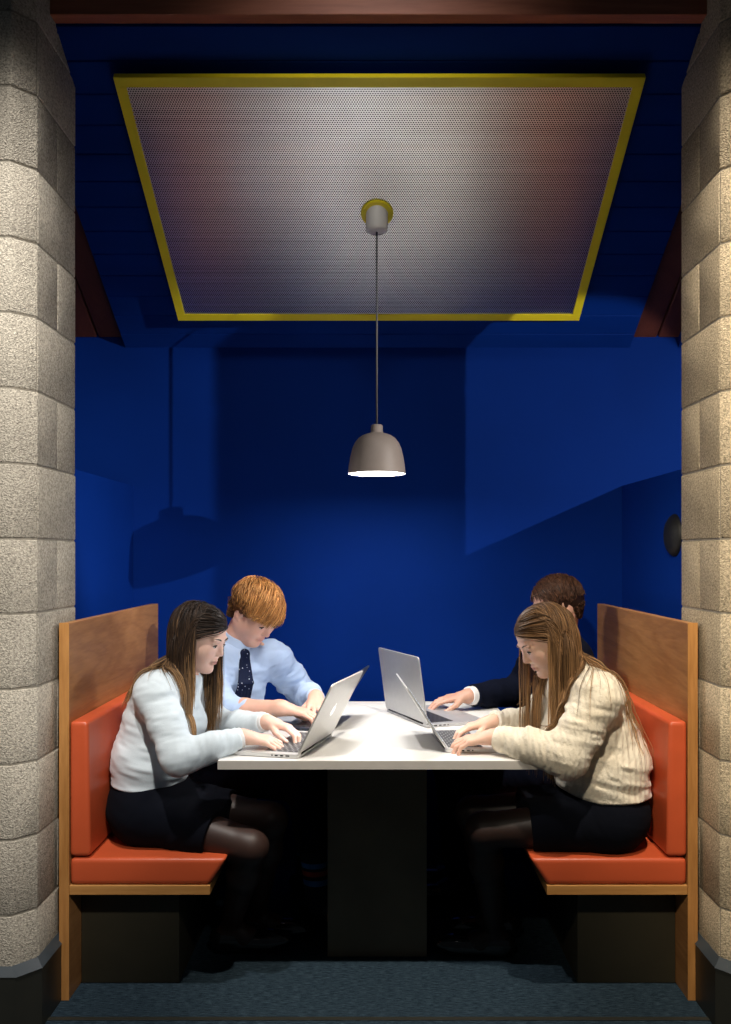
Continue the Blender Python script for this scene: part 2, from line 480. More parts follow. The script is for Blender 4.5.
# ring round the lamp's ceiling cup
ly = 0.560; ring_c = V(0.004, (ly - pc[1]) / math.cos(ang), 0)
bm = bmesh.new()
add_lathe(bm, [(0.041, 0.003), (0.041, -0.006), (0.056, -0.006), (0.060, -0.002), (0.060, 0.003)], 48, (0.004 - pc[0], ring_c[1], 0))
obj('cup_ring', bm, M['yellow'], t, auto=40)
tag(t, 'large perforated metal ceiling panel in a thin yellow frame', 'ceiling panel')

# ------------------------------------------------------------------ pendant lamp
LX, LY, LZ = 0.003, 0.560, 1.675
t = empty('pendant_lamp', (LX, LY, LZ))
outer = [(0.107, 0.0), (0.1065, 0.006), (0.104, 0.03), (0.0995, 0.06), (0.0915, 0.0925), (0.082, 0.115), (0.069, 0.1315), (0.054, 0.142), (0.038, 0.148), (0.025, 0.1515), (0.0225, 0.156), (0.0215, 0.179), (0.0185, 0.182), (0.0, 0.182)]
inner = [(0.105, 0.0), (0.102, 0.03), (0.0975, 0.06), (0.0895, 0.0925), (0.080, 0.113), (0.066, 0.129), (0.051, 0.139), (0.0, 0.144)]
bm = bmesh.new(); add_lathe(bm, outer, 64)
sh = obj('lamp_shade', bm, M['taupe'], t, auto=50)
bm = bmesh.new(); add_lathe(bm, [(0.107, 0.0)] + inner, 64)
obj('reflector', bm, M['white_plastic'], sh, auto=50)
bm = bmesh.new(); add_lathe(bm, [(0.0, 0.010), (0.08, 0.010), (0.1015, 0.013), (0.1015, 0.016), (0.0, 0.016)], 64)
obj('diffuser', bm, M['lamp_glow'], sh)
ctop = PZ(LY)
bm = bmesh.new(); add_tube(bm, [(0, 0, 0.17), (0, 0, 0.5), (0, 0, ctop - LZ - 0.03)], 0.0035, 8); obj('cord', bm, M['cord'], t, smooth=True)
bm = bmesh.new(); add_lathe(bm, [(0.0, -0.068), (0.033, -0.068), (0.039, -0.063), (0.0405, -0.055), (0.0405, 0.03), (0.0, 0.03)], 48, (0, 0, ctop - LZ))
obj('ceiling_cup', bm, M['white_plastic'], t, auto=50)
tag(t, 'taupe bell shaped pendant lamp hanging over the white table', 'lamp')

# round black fitting on the right partition
bm = bmesh.new(); add_lathe(bm, [(0.0, 0.034), (0.03, 0.032), (0.055, 0.025), (0.072, 0.014), (0.079, 0.004), (0.079, 0.0), (0.0, 0.0)], 48)
bmesh.ops.rotate(bm, verts=bm.verts[:], cent=(0, 0, 0), matrix=Matrix.Rotation(-PI / 2, 3, 'Y'))
o = obj('wall_light', bm, M['black_metal'], auto=40); o.location = (XC + 1.0998, 0.555, 1.447)
tag(o, 'small round black fitting on the blue partition by the pillar', 'wall light')
# ------------------------------------------------------------------ laptops
def rrect(bm, x0, x1, y0, y1, z0, z1, r=0.012, bev=0.0015):
    pts = []
    for cx, cy, a0 in ((x1 - r, y1 - r, 0), (x0 + r, y1 - r, 90), (x0 + r, y0 + r, 180), (x1 - r, y0 + r, 270)):
        for k in range(5):
            a = math.radians(a0 + k * 22.5); pts.append((cx + r * math.cos(a), cy + r * math.sin(a)))
    add_prism(bm, pts, z0, z1)

def fruit_mark(bm, s, z0, z1):
    """small emblem: a rounded fruit outline with a bite and a leaf (x up, y across)"""
    pts = []
    n = 40
    for i in range(n):
        a = 2 * PI * i / n
        r = 1.0 + 0.10 * math.cos(2 * a) * -1 - 0.10 * math.exp(-((a - PI / 2) / 0.25) ** 2) - 0.08 * math.exp(-((a - 3 * PI / 2) / 0.25) ** 2)
        px, py = r * math.cos(a) * 0.9, r * math.sin(a)
        if (px - 1.15) ** 2 + (py - 0.15) ** 2 < 0.42 ** 2:
            dx, dy = px - 1.15, py - 0.15; l = math.hypot(dx, dy) + 1e-6
            px, py = 1.15 + dx / l * 0.42, 0.15 + dy / l * 0.42
        pts.append((py * s, px * s))
    add_prism(bm, pts, z0, z1)
    leaf = [(1.12, 0.02), (1.30, 0.03), (1.48, 0.22), (1.52, 0.36), (1.34, 0.33), (1.18, 0.18)]
    add_prism(bm, [(a * s, b * s) for a, b in leaf], z0, z1)

def laptop(x, y, rz, w, d, lean, lidm, basem, keysm, screenm, label, mark=False, hp=False):
    t = empty('laptop', (x, y, TZ), rz)
    h = 0.013
    bm = bmesh.new(); rrect(bm, -d, 0.0, -w / 2, w / 2, 0.002, h); bs = obj('base', bm, basem, t, auto=40)
    bm = bmesh.new(); add_box(bm, (-0.112 - 0.012, -w * 0.42, h), (-0.012, w * 0.42, h + 0.0012), 0.0003); obj('keyboard', bm, keysm, bs)
    bm = bmesh.new(); add_box(bm, (-d + 0.014, -0.058, h), (-d + 0.014 + 0.078, 0.058, h + 0.0006), 0.0002); obj('trackpad', bm, M['alu_grey'], bs)
    bm = bmesh.new()
    bm.free()
    for (yy, ww) in ((0.03, 0.012), (0.05, 0.010), (0.068, 0.010), (0.085, 0.004)):
        for sg in (-1, 1):
            bm = bmesh.new(); add_box(bm, (-yy - ww, sg * w / 2 - 0.001, 0.0055), (-yy, sg * w / 2 + 0.0005 * 1, 0.0095)); obj('port', bm, M['bezel'], bs)
    bm = bmesh.new(); add_tube(bm, [(-0.002, -w * 0.42, h - 0.001), (-0.002, w * 0.42, h - 0.001)], 0.0045, 10); obj('hinge', bm, M['bezel'], t, smooth=True)
    # lid: local z up the screen, built upright and leaned back about the hinge
    rot = Matrix.Translation((0, 0, h)) @ Matrix.Rotation(lean, 4, 'Y')
    def put(name, bm, m, par):
        bmesh.ops.transform(bm, matrix=rot, verts=bm.verts[:]); return obj(name, bm, m, par, auto=40)
    dl = d
    bm = bmesh.new()
    rr = bmesh.new(); rrect(rr, 0.0, dl, -w / 2, w / 2, 0.0, 0.005, 0.010)
    bmesh.ops.transform(rr, matrix=Matrix.Rotation(-PI / 2, 4, 'Y'), verts=rr.verts[:])    # x -> z
    lid = put('lid', rr, lidm, t)
    # after the rotation z0..z1 went to -x: screen side is -x
    bm = bmesh.new(); add_box(bm, (-0.0062, -w / 2 + 0.003, 0.008), (-0.0048, w / 2 - 0.003, dl - 0.003), 0.0003); put('bezel', bm, M['bezel'], lid)
    bm = bmesh.new(); add_box(bm, (-0.0068, -w / 2 + 0.012, 0.024), (-0.0061, w / 2 - 0.012, dl - 0.014)); put('screen', bm, screenm, lid)
    if mark:
        bm = bmesh.new(); fruit_mark(bm, 0.017, -0.0002, 0.0006)
        # leaf direction up the lid (x), across (y); flat on the back (+x side)
        bmesh.ops.transform(bm, matrix=Matrix.Translation((0, 0, dl * 0.5)) @ Matrix(((0, 0, 1, 0), (0, 1, 0, 0), (1, 0, 0, 0), (0, 0, 0, 1))), verts=bm.verts[:])
        put('emblem', bm, M['logo'], lid)
    tag(t, label, 'laptop', 'laptops on the booth table')
    return t
TL = {}
laptop(-0.196, 0.196, -0.253, 0.362, 0.247, math.radians(27), M['alu'], M['alu'], M['keys'], M['screen'],
       'silver laptop with a white fruit emblem before the person in the pale blue sweater', mark=True)
laptop(-0.175, 0.60, -0.19, 0.33, 0.225, math.radians(33), M['navy_alu'], M['navy_alu'], M['keys_dark'], M['screen_dim'],
       'dark laptop of the person in shirt and tie, half hidden behind a silver lid')
laptop(0.113, 0.69, PI + 0.386, 0.385, 0.250, math.radians(8), M['alu_grey'], M['alu_grey'], M['keys_dark'], M['screen_dim'],
       'large grey laptop with upright lid under the dark sleeved hand')
laptop(0.211, 0.265, PI + 0.075, 0.325, 0.238, math.radians(33), M['alu'], M['alu'], M['keys'], M['screen_dim'],
       'silver laptop seen edge on in front of the person in the cream sweater')

# ------------------------------------------------------------------ signed distance bodies
_rng = np.random.default_rng(7)
_LAT = _rng.random((32, 32, 32)).astype(np.float32)
def noise3(p):
    p = np.asarray(p, np.float32)
    i = np.floor(p).astype(np.int32); f = p - i; f = f * f * (3 - 2 * f)
    i &= 31; j = (i + 1) & 31
    x0, y0, z0 = i[..., 0], i[..., 1], i[..., 2]; x1, y1, z1 = j[..., 0], j[..., 1], j[..., 2]
    fx, fy, fz = f[..., 0], f[..., 1], f[..., 2]
    a = _LAT[x0, y0, z0] * (1 - fx) + _LAT[x1, y0, z0] * fx
    b = _LAT[x0, y1, z0] * (1 - fx) + _LAT[x1, y1, z0] * fx
    c = _LAT[x0, y0, z1] * (1 - fx) + _LAT[x1, y0, z1] * fx
    d = _LAT[x0, y1, z1] * (1 - fx) + _LAT[x1, y1, z1] * fx
    return (a * (1 - fy) + b * fy) * (1 - fz) + (c * (1 - fy) + d * fy) * fz - 0.5

class Cone:
    def __init__(s, a, b, ra, rb, k=0.02, tag='', clip=None, wr=0.0, sub=False, flat=None):
        s.a, s.b, s.ra, s.rb = np.asarray(a, float), np.asarray(b, float), ra, rb
        s.k, s.tag, s.clip, s.wr, s.sub, s.flat = k, tag, clip or [], wr, sub, flat
    def box(s, m):
        r = max(s.ra, s.rb) + m
        return np.minimum(s.a, s.b) - r, np.maximum(s.a, s.b) + r
    def d(s, p, infl=0.0):
        ab = s.b - s.a; L2 = ab @ ab + 1e-12
        t = np.clip(((p - s.a.astype(np.float32)) @ ab.astype(np.float32)) / L2, 0, 1)
        q = p - (s.a + 0 * s.a).astype(np.float32) - t[..., None] * ab.astype(np.float32)
        d = np.sqrt((q * q).sum(-1)) - (s.ra + (s.rb - s.ra) * t) - infl
        if s.wr:
            L = math.sqrt(L2); u = ab / L
            w = nrm(np.cross(u, V(0, 0, 1) if abs(u[2]) < .9 else V(1, 0, 0))); v = np.cross(u, w)
            al = (p @ u.astype(np.float32)); 
            c = np.stack([al * 42 + (p @ v.astype(np.float32)) * 14, (p @ w.astype(np.float32)) * 13, (p @ v.astype(np.float32)) * 13], -1)
            d = d - s.wr * (noise3(c) + 0.5 * noise3(c * 2.1 + 7))
        for pt, n in s.clip:
            d = np.maximum(d, (p - np.asarray(pt, np.float32)) @ np.asarray(nrm(n), np.float32))
        return d

class Ell:
    def __init__(s, c, r, ax=None, k=0.02, tag='', clip=None, wr=0.0, sub=False):
        s.c = np.asarray(c, float); s.r = np.asarray(r, float)
        s.ax = np.eye(3) if ax is None else np.asarray(ax, float)
        s.k, s.tag, s.clip, s.wr, s.sub = k, tag, clip or [], wr, sub
    def box(s, m):
        r = s.r.max() + m; return s.c - r, s.c + r
    def d(s, p, infl=0.0):
        q = (p - s.c.astype(np.float32)) @ s.ax.T.astype(np.float32)
        r = (s.r + infl).astype(np.float32)
        k0 = np.sqrt(((q / r) ** 2).sum(-1)) + 1e-9
        k1 = np.sqrt(((q / (r * r)) ** 2).sum(-1)) + 1e-9
        d = k0 * (k0 - 1) / k1
        if s.wr:
            c = np.stack([p[..., 0] * 11, p[..., 1] * 11, p[..., 2] * 36 + p[..., 0] * 9], -1)
            d = d - s.wr * (noise3(c) + 0.5 * noise3(c * 2.1 + 3))
        for pt, n in s.clip:
            d = np.maximum(d, (p - np.asarray(pt, np.float32)) @ np.asarray(nrm(n), np.float32))
        return d

class Field:
    def __init__(s, prims, h, infl=0.0, pad=0.04):
        lo = np.min([p.box(infl)[0] for p in prims if not p.sub], 0) - pad
        hi = np.max([p.box(infl)[1] for p in prims if not p.sub], 0) + pad
        s.h, s.o = h, lo
        s.n = np.ceil((hi - lo) / h).astype(int) + 1
        s.v = np.full(tuple(s.n), 0.2, np.float32)
        for p in prims: s.add(p, infl)
    def sl(s, lo, hi):
        a = np.clip(np.floor((lo - s.o) / s.h).astype(int), 0, s.n - 1)
        b = np.clip(np.ceil((hi - s.o) / s.h).astype(int) + 1, 0, s.n)
        return a, b
    def pts(s, a, b):
        g = [np.arange(a[i], b[i], dtype=np.float32) * np.float32(s.h) + np.float32(s.o[i]) for i in range(3)]
        return np.stack(np.meshgrid(*g, indexing='ij'), -1)
    def add(s, p, infl=0.0):
        lo, hi = p.box(infl + p.k + 0.035)
        a, b = s.sl(lo, hi)
        if np.any(b <= a): return
        S = tuple(slice(x, y) for x, y in zip(a, b))
        d = p.d(s.pts(a, b), infl)
        cur = s.v[S]; k = max(p.k, 1e-4)
        if p.sub:
            nd = -d
            hh = np.maximum(k - np.abs(cur - nd), 0) / k
            s.v[S] = np.maximum(cur, nd) + hh * hh * k * 0.25
        else:
            hh = np.maximum(k - np.abs(cur - d), 0) / k
            s.v[S] = np.minimum(cur, d) - hh * hh * k * 0.25
    def cut(s, pt, n):
        g = s.pts(np.zeros(3, int), s.n)
        s.v = np.maximum(s.v, (g - np.asarray(pt, np.float32)) @ np.asarray(nrm(n), np.float32))
    def sample(s, P):
        q = (P - s.o) / s.h
        q = np.clip(q, 0, s.n - 1.001); i = q.astype(int); f = q - i
        x, y, z = i[:, 0], i[:, 1], i[:, 2]; fx, fy, fz = f[:, 0], f[:, 1], f[:, 2]
        v = s.v
        a = v[x, y, z] * (1 - fx) + v[x + 1, y, z] * fx
        b = v[x, y + 1, z] * (1 - fx) + v[x + 1, y + 1, z] * fx
        c = v[x, y, z + 1] * (1 - fx) + v[x + 1, y, z + 1] * fx
        d = v[x, y + 1, z + 1] * (1 - fx) + v[x + 1, y + 1, z + 1] * fx
        return (a * (1 - fy) + b * fy) * (1 - fz) + (c * (1 - fy) + d * fy) * fz
    def mesh(s):
        v = s.v; ins = v < 0
        cnt = np.zeros(tuple(s.n - 1), np.uint8)
        for dx in (0, 1):
            for dy in (0, 1):
                for dz in (0, 1):
                    cnt += ins[dx:dx + s.n[0] - 1, dy:dy + s.n[1] - 1, dz:dz + s.n[2] - 1]
        mixed = (cnt > 0) & (cnt < 8)
        cells = np.argwhere(mixed)
        idx = np.full(mixed.shape, -1, np.int32); idx[mixed] = np.arange(len(cells))
        off = np.array([(x, y, z) for x in (0, 1) for y in (0, 1) for z in (0, 1)])
        cv = np.stack([v[cells[:, 0] + o[0], cells[:, 1] + o[1], cells[:, 2] + o[2]] for o in off], 1)
        acc = np.zeros((len(cells), 3)); num = np.zeros(len(cells))
        for a in range(8):
            for b in range(a + 1, 8):
                if np.abs(off[a] - off[b]).sum() != 1: continue
                va, vb = cv[:, a], cv[:, b]; m = (va < 0) != (vb < 0)
                t = np.where(m, va / np.where(m, va - vb, 1), 0)
                acc += np.where(m[:, None], off[a] + t[:, None] * (off[b] - off[a]), 0); num += m
        verts = (cells + acc / num[:, None]) * s.h + s.o
        quads = []
        for ax in range(3):
            o1, o2 = [(1, 2), (2, 0), (0, 1)][ax]
            sa = [slice(None)] * 3; sb = [slice(None)] * 3
            sa[ax] = slice(0, -1); sb[ax] = slice(1, None)
            A, B = ins[tuple(sa)], ins[tuple(sb)]
            e = np.argwhere(A != B)
            e = e[(e[:, o1] > 0) & (e[:, o2] > 0) & (e[:, o1] < s.n[o1] - 1) & (e[:, o2] < s.n[o2] - 1)]
            flip = A[e[:, 0], e[:, 1], e[:, 2]]
            def ci(d1, d2):
                c = e.copy(); c[:, o1] -= d1; c[:, o2] -= d2; return idx[c[:, 0], c[:, 1], c[:, 2]]
            q = np.stack([ci(1, 1), ci(0, 1), ci(0, 0), ci(1, 0)], 1)
            q = np.where(flip[:, None], q, q[:, ::-1])
            quads.append(q)
        q = np.concatenate(quads); q = q[(q >= 0).all(1)]
        # light smoothing
        e = np.concatenate([q[:, [0, 1]], q[:, [1, 2]], q[:, [2, 3]], q[:, [3, 0]]])
        for _ in range(2):
            sm = np.zeros_like(verts); nn = np.zeros(len(verts))
            np.add.at(sm, e[:, 0], verts[e[:, 1]]); np.add.at(sm, e[:, 1], verts[e[:, 0]])
            np.add.at(nn, e[:, 0], 1); np.add.at(nn, e[:, 1], 1)
            verts = verts * 0.6 + 0.4 * sm / np.maximum(nn, 1)[:, None]
        return verts, q

def np_mesh(name, verts, quads, m, parent=None, col=None, loc=None):
    me = bpy.data.meshes.new(name)
    if loc is not None: verts = verts - np.asarray(loc)
    nf = len(quads); k = quads.shape[1]
    me.vertices.add(len(verts)); me.vertices.foreach_set('co', verts.astype(np.float32).ravel())
    me.loops.add(nf * k); me.loops.foreach_set('vertex_index', quads.astype(np.int32).ravel())
    me.polygons.add(nf); me.polygons.foreach_set('loop_start', np.arange(nf, dtype=np.int32) * k)
    me.update(calc_edges=True)
    if col is not None:
        at = me.attributes.new('Col', 'FLOAT_COLOR', 'POINT')
        c4 = np.ones((len(verts), 4), np.float32); c4[:, :3] = col; at.data.foreach_set('color', c4.ravel())
    o = link(name, me, m, parent, smooth=True)
    return o

# ------------------------------------------------------------------ people
class Person:
    def __init__(s, J, female=True, h=0.003, hand_scale=1.0, head_scale=1.0):
        s.J = {k: (np.asarray(v, float) if not isinstance(v, dict) else v) for k, v in J.items()}
        s.f, s.h, s.hs, s.ks = female, h, hand_scale, head_scale
        J = s.J
        F = nrm(J['face']); Uw = nrm(J.get('headup', V(0, 0, 1)))
        S = nrm(np.cross(Uw, F)); U = np.cross(F, S)
        s.F, s.S, s.U, s.hc = F, S, U, J['head']
        s.side = nrm(J['shL'] - J['shR'])
        s.up = nrm(J['neck'] - J['pelvis'])
        s.fwd = nrm(np.cross(s.side, s.up)); s.tax = np.stack([s.fwd, s.side, np.cross(s.fwd, s.side)])
        s.hside = nrm(J['hipL'] - J['hipR']); s.hf = nrm(np.cross(s.hside, V(0, 0, 1)))
        s.hax = np.stack([s.hf, s.hside, V(0, 0, 1)])
        s.body = []
        s.build()
    def hp(s, f, sd, u):
        k = s.ks; return s.hc + s.F * f * k + s.S * sd * k + s.U * u * k
    def loc(s, P):
        q = P - s.hc; return np.stack([q @ s.F, q @ s.S, q @ s.U], -1) / s.ks
    def build(s):
        J, B, f = s.J, s.body, s.f
        t = s.tax
        # torso
        B.append(Ell(J['pelvis'], (0.110, 0.168 if f else 0.160, 0.100), s.hax, 0.05, 'torso'))
        mid = J['pelvis'] * 0.52 + J['chest'] * 0.48
        B.append(Ell(mid, (0.092, 0.126, 0.15) if f else (0.108, 0.145, 0.16), t, 0.06, 'torso'))
        B.append(Ell(J['chest'], (0.100, 0.135, 0.150) if f else (0.118, 0.160, 0.165), t, 0.06, 'torso'))
        upc = (J['shR'] + J['shL']) / 2 * 0.75 + J['chest'] * 0.25
        B.append(Ell(upc, (0.075, 0.120, 0.085) if f else (0.088, 0.140, 0.095), t, 0.05, 'torso'))
        for sg in (-1, 1):
            if f: B.append(Ell(J['chest'] + s.fwd * 0.078 + s.side * 0.062 * sg + t[2] * 0.015, (0.05, 0.052, 0.055), t, 0.035, 'torso'))
        sr = 0.050 if f else 0.060
        for L in 'RL':
            B.append(Cone(upc * 0.35 + J['neck'] * 0.65, J['sh' + L], sr, sr, 0.04, 'torso'))
        # neck
        nr = 0.046 if f else 0.056
        B.append(Cone(J['neck'] - s.up * 0.02, s.hp(-0.020, 0, -0.045), nr * 1.12, nr, 0.03, 'neck'))
        # arms
        for L in 'RL':
            sh, el, wr = J['sh' + L], J['el' + L], J['wr' + L]
            a, b, c = (0.045, 0.036, 0.0235) if f else (0.053, 0.043, 0.0280)
            B.append(Cone(sh, sh + (el - sh) * 0.5, a, (a + b) / 2, 0.03, 'arm' + L))
            B.append(Cone(sh + (el - sh) * 0.5, el, (a + b) / 2, b * 0.94, 0.02, 'arm' + L))
            fm = el + (wr - el) * 0.3
            B.append(Cone(el, fm, b * 0.92, b, 0.02, 'fore' + L))
            B.append(Cone(fm, wr, b, c, 0.02, 'fore' + L))
            s.hand(L)
        # legs
        for L in 'RL':
            hp_, kn, an, toe = J['hip' + L], J['kn' + L], J['an' + L], J['toe' + L]
            a, b, c, d = (0.078, 0.054, 0.052, 0.034) if f else (0.084, 0.060, 0.055, 0.038)
            B.append(Cone(hp_, kn, a, b, 0.05, 'thigh' + L))
            mid = kn + (an - kn) * 0.32
            B.append(Cone(kn, mid, b * 0.96, c, 0.03, 'shin' + L))
            B.append(Cone(mid, an, c, d, 0.03, 'shin' + L))
            dr = nrm(toe - an); hd = nrm(V(dr[0], dr[1], 0))
            heel = an + V(0, 0, -0.045) - hd * 0.03
            B.append(Cone(heel, an + hd * 0.05 + V(0, 0, -0.045), 0.034, 0.034, 0.03, 'foot'))
            B.append(Cone(an + hd * 0.05 + V(0, 0, -0.045), toe, 0.034, 0.024, 0.03, 'foot'))
        s.headprims()
    def headprims(s):
        B, hp, k = s.body, s.hp, s.ks
        ax = np.stack([s.F, s.S, s.U])
        E = lambda c, r, kk=0.02, sub=False: B.append(Ell(hp(*c), np.array(r) * k, ax, kk * k, 'head', sub=sub))
        K = lambda a, b, ra, rb, kk=0.015, sub=False: B.append(Cone(hp(*a), hp(*b), ra * k, rb * k, kk * k, 'head', sub=sub))
        E((-0.012, 0, 0.033), (0.094, 0.073, 0.080))
        E((-0.032, 0, 0.010), (0.072, 0.068, 0.072), 0.03)
        w = 1.04 if s.f else 1.06
        E((0.020, 0, -0.035), (0.063, 0.059 * w, 0.074), 0.03)
        for g in (-1, 1):
            K((-0.010, 0.048 * g * w, -0.052), (0.056, 0.016 * g * w, -0.095), 0.020, 0.016, 0.025)
            E((0.044, 0.035 * g, -0.030), (0.032, 0.027, 0.036), 0.03)
            E((0.076, 0.028 * g, 0.0185), (0.010, 0.024, 0.008), 0.014)
        E((0.068, 0, -0.096), (0.018, 0.020, 0.015), 0.018)
        K((0.079, 0, 0.008), (0.0975, 0, -0.028), 0.0065, 0.0085 if s.f else 0.010, 0.014)
        for g in (-1, 1):
            E((0.0895, 0.0095 * g, -0.0325), (0.009, 0.0065, 0.0065), 0.008)
            E((0.099, 0.031 * g, 0.0015), (0.017, 0.015, 0.011), 0.012, sub=True)
            E((0.0685, 0.031 * g, 0.0), (0.0138, 0.0145, 0.0130), 0.004)
        E((0.0825, 0, -0.0585), (0.0095, 0.0185, 0.0056), 0.008)
        E((0.0812, 0, -0.0690), (0.0095, 0.0155, 0.0058), 0.008)
        E((0.0960, 0, -0.0638), (0.0085, 0.0160, 0.0015), 0.004, sub=True)
        for g in (-1, 1):    # ears
            B.append(Ell(hp(-0.012, 0.073 * g, -0.006), np.array((0.018, 0.0085, 0.031)) * k, np.stack([nrm(s.F * 0.9 + s.S * g * -0.25 - s.U * 0.2), s.S, nrm(s.U - s.F * 0.25)]), 0.006, 'head'))
            E((-0.006, 0.083 * g, -0.004), (0.009, 0.008, 0.016), 0.006, sub=True)
            K((-0.004, 0.071 * g, -0.034), (-0.006, 0.072 * g, -0.028), 0.007, 0.007, 0.006)
    def hand(s, L):
        J, B = s.J, s.body
        g = J['hand' + L]; k = s.hs
        d = nrm(g['dir']); n = nrm(g['nor']); n = nrm(n - d * (n @ d))
        t = np.cross(n, d) * (1 if L == 'R' else -1)          # towards the thumb
        w = J['wr' + L]; tg = 'hand'
        P = lambda a, b, c=0.0: w + (d * a + t * b + n * c) * k
        base = [0.016, 0.006, -0.005, -0.015]; kn = [(0.086, 0.0295), (0.090, 0.0100), (0.085, -0.0095), (0.076, -0.0280)]
        for (a, b), o in zip(kn, base):
            B.append(Cone(P(0.012, o), P(a, b), 0.0140 * k, 0.0105 * k, 0.012, tag=tg))
        B.append(Cone(P(-0.01, 0), P(0.03, 0), (0.022 if s.f else 0.026) * 0.95, 0.018 * k, 0.02, tag=tg))
        curl = g.get('curl', [(18, 40, 25)] * 4); spl = [0.16, 0.04, -0.08, -0.2]
        sc = [0.97, 1.08, 1.0, 0.80]
        s.tips = getattr(s, 'tips', {}); tips = []
        for i, ((a, b), c) in enumerate(zip(kn, curl)):
            p = P(a, b); ang = 0.0; d0 = nrm(d + t * spl[i]); r = [0.0088, 0.0078, 0.0070, 0.0062]
            if i == 3: r = [x * 0.88 for x in r]
            for j, ln in enumerate((0.042, 0.025, 0.020)):
                ang += math.radians(c[j])
                dd = d0 * math.cos(ang) - n * math.sin(ang)
                q = p + dd * ln * sc[i] * k
                B.append(Cone(p, q, r[j] * k, r[j + 1] * k, 0.0035, tag=tg)); p = q
            tips.append(p)
        th = g.get('thumb', (0.70, 0.62, -0.35))
        p = P(0.022, 0.018, -0.004); dd = nrm(d * th[0] + t * th[1] + n * th[2])
        for ln, r0, r1, bend in ((0.044, 0.0135, 0.0108, 0), (0.032, 0.0105, 0.0092, 0.30), (0.026, 0.0090, 0.0072, 0.30)):
            dd = nrm(dd + d * bend - t * bend * 0.35)
            q = p + dd * ln * k; B.append(Cone(p, q, r0 * k, r1 * k, 0.006, tag=tg)); p = q
        s.tips[L] = tips + [p]
    def sel(s, *tags):
        return [p for p in s.body if p.tag in tags]

    def make(s, label, skin, legcol=None, lip=(0.42, 0.12, 0.10), legz=0.69):
        s.bf = Field(s.body, s.h)
        v, q = s.bf.mesh()
        s.origin = V(s.J['pelvis'][0], s.J['pelvis'][1], 0)
        l = s.loc(v)
        col = np.tile(np.asarray(skin, float), (len(v), 1))
        mott = noise3((v * 28).astype(np.float32))[:, None]
        col *= 1 + 0.06 * mott
        f, sd, u = l[:, 0], np.abs(l[:, 1]), l[:, 2]
        def blend(mask, c):
            nonlocal col
            col = col * (1 - mask[:, None]) + np.asarray(c) * mask[:, None]
        g = lambda x: np.clip(x, 0, 1)
        near = (np.abs(f) < 0.13) & (sd < 0.1) & (np.abs(u) < 0.13)
        lipm = g(1.8 - np.sqrt((sd / 0.0195) ** 2 + ((u + 0.0640) / 0.0095) ** 2) * 1.6) * (f > 0.07) * near
        blend(lipm * 0.75, lip)
        mouth = g(1.5 - np.sqrt((sd / 0.016) ** 2 + ((u + 0.0638) / 0.0022) ** 2) * 1.2) * (f > 0.07) * near
        blend(mouth * 0.45, np.asarray(lip) * 0.5)
        cheek = g(1 - np.sqrt(((sd - 0.042) / 0.028) ** 2 + ((u + 0.028) / 0.026) ** 2)) * (f > 0.02) * near
        blend(cheek * 0.35, np.asarray(skin) * V(1.03, 0.84, 0.82))
        lid = g(1.4 - np.sqrt(((sd - 0.031) / 0.016) ** 2 + ((u - 0.004) / 0.011) ** 2) * 1.2) * (f > 0.05) * near
        blend(lid * 0.35, np.asarray(skin) * V(0.70, 0.52, 0.48))
        if legcol is not None:
            m = v[:, 2] < legz
            # only the legs: hands and forearms stay above the table
            blend(m.astype(float), legcol)
        o = np_mesh('person', v, q, M['skin'], None, col, s.origin); o.location = s.origin
        s.obj = o
        tag(o, label, 'person')
        s.eyes()
        return o
    def part(s, name, v, q, m, col=None):
        return np_mesh(name, v, q, m, s.obj, col, s.origin)
    def cloth(s, name, prims, m, infl=0.0, h=None, cuts=(), under=None, under_off=0.006, keep=False):
        fl = Field(prims, h or s.h, infl)
        for pt, n in cuts: fl.cut(pt, n)
        v, q = fl.mesh()
        o = s.part(name, v, q, m)
        s.fields = getattr(s, 'fields', []) + [fl]
        return o
    def eyes(s, hair=(0.05, 0.03, 0.02)):
        k = s.ks
        for g in (-1, 1):
            bm = bmesh.new(); bmesh.ops.create_uvsphere(bm, u_segments=20, v_segments=14, radius=0.0112 * k)
            bmesh.ops.translate(bm, verts=bm.verts[:], vec=s.hp(0.0722, 0.031 * g, -0.0045) - s.origin)
            ey = obj('eye', bm, M['eye_white'], s.obj, smooth=True)
            bm = bmesh.new(); bmesh.ops.create_uvsphere(bm, u_segments=16, v_segments=12, radius=0.0058 * k)
            bmesh.ops.translate(bm, verts=bm.verts[:], vec=s.hp(0.0783, 0.0315 * g, -0.0055) - s.origin)
            obj('iris', bm, M['iris'], ey, smooth=True)
            # lash line and brow as fine curved tubes on the face
            bm = bmesh.new()
            P = [s.hp(0.0835 - 0.55 * (abs(x) ** 1.5) * 0.010 - 0.0, (0.031 + 0.0135 * x) * g, -0.0035 + 0.003 * (1 - x * x) - 0.001 * x) for x in np.linspace(-1, 1, 9)]
            add_tube(bm, [p - s.origin for p in P], [0.0008, 0.0016, 0.0020, 0.0023, 0.0024, 0.0024, 0.0023, 0.0019, 0.0008], 6)
            obj('eyelashes', bm, M['lash'], s.obj, smooth=True)
            bm = bmesh.new()
            P = [s.hp(0.0868 - 0.006 * max(0, x) ** 1.3 * 1.6 - 0.001, (0.030 + 0.019 * x) * g, 0.0195 + 0.004 * (1 - (x - 0.3) ** 2)) for x in np.linspace(-1, 1, 9)]
            add_tube(bm, [p - s.origin for p in P], [0.0014, 0.0024, 0.0026, 0.0026, 0.0024, 0.0022, 0.0018, 0.0014, 0.0006], 6)
            obj('eyebrow', bm, s.browm if hasattr(s, 'browm') else M['lash'], s.obj, smooth=True)
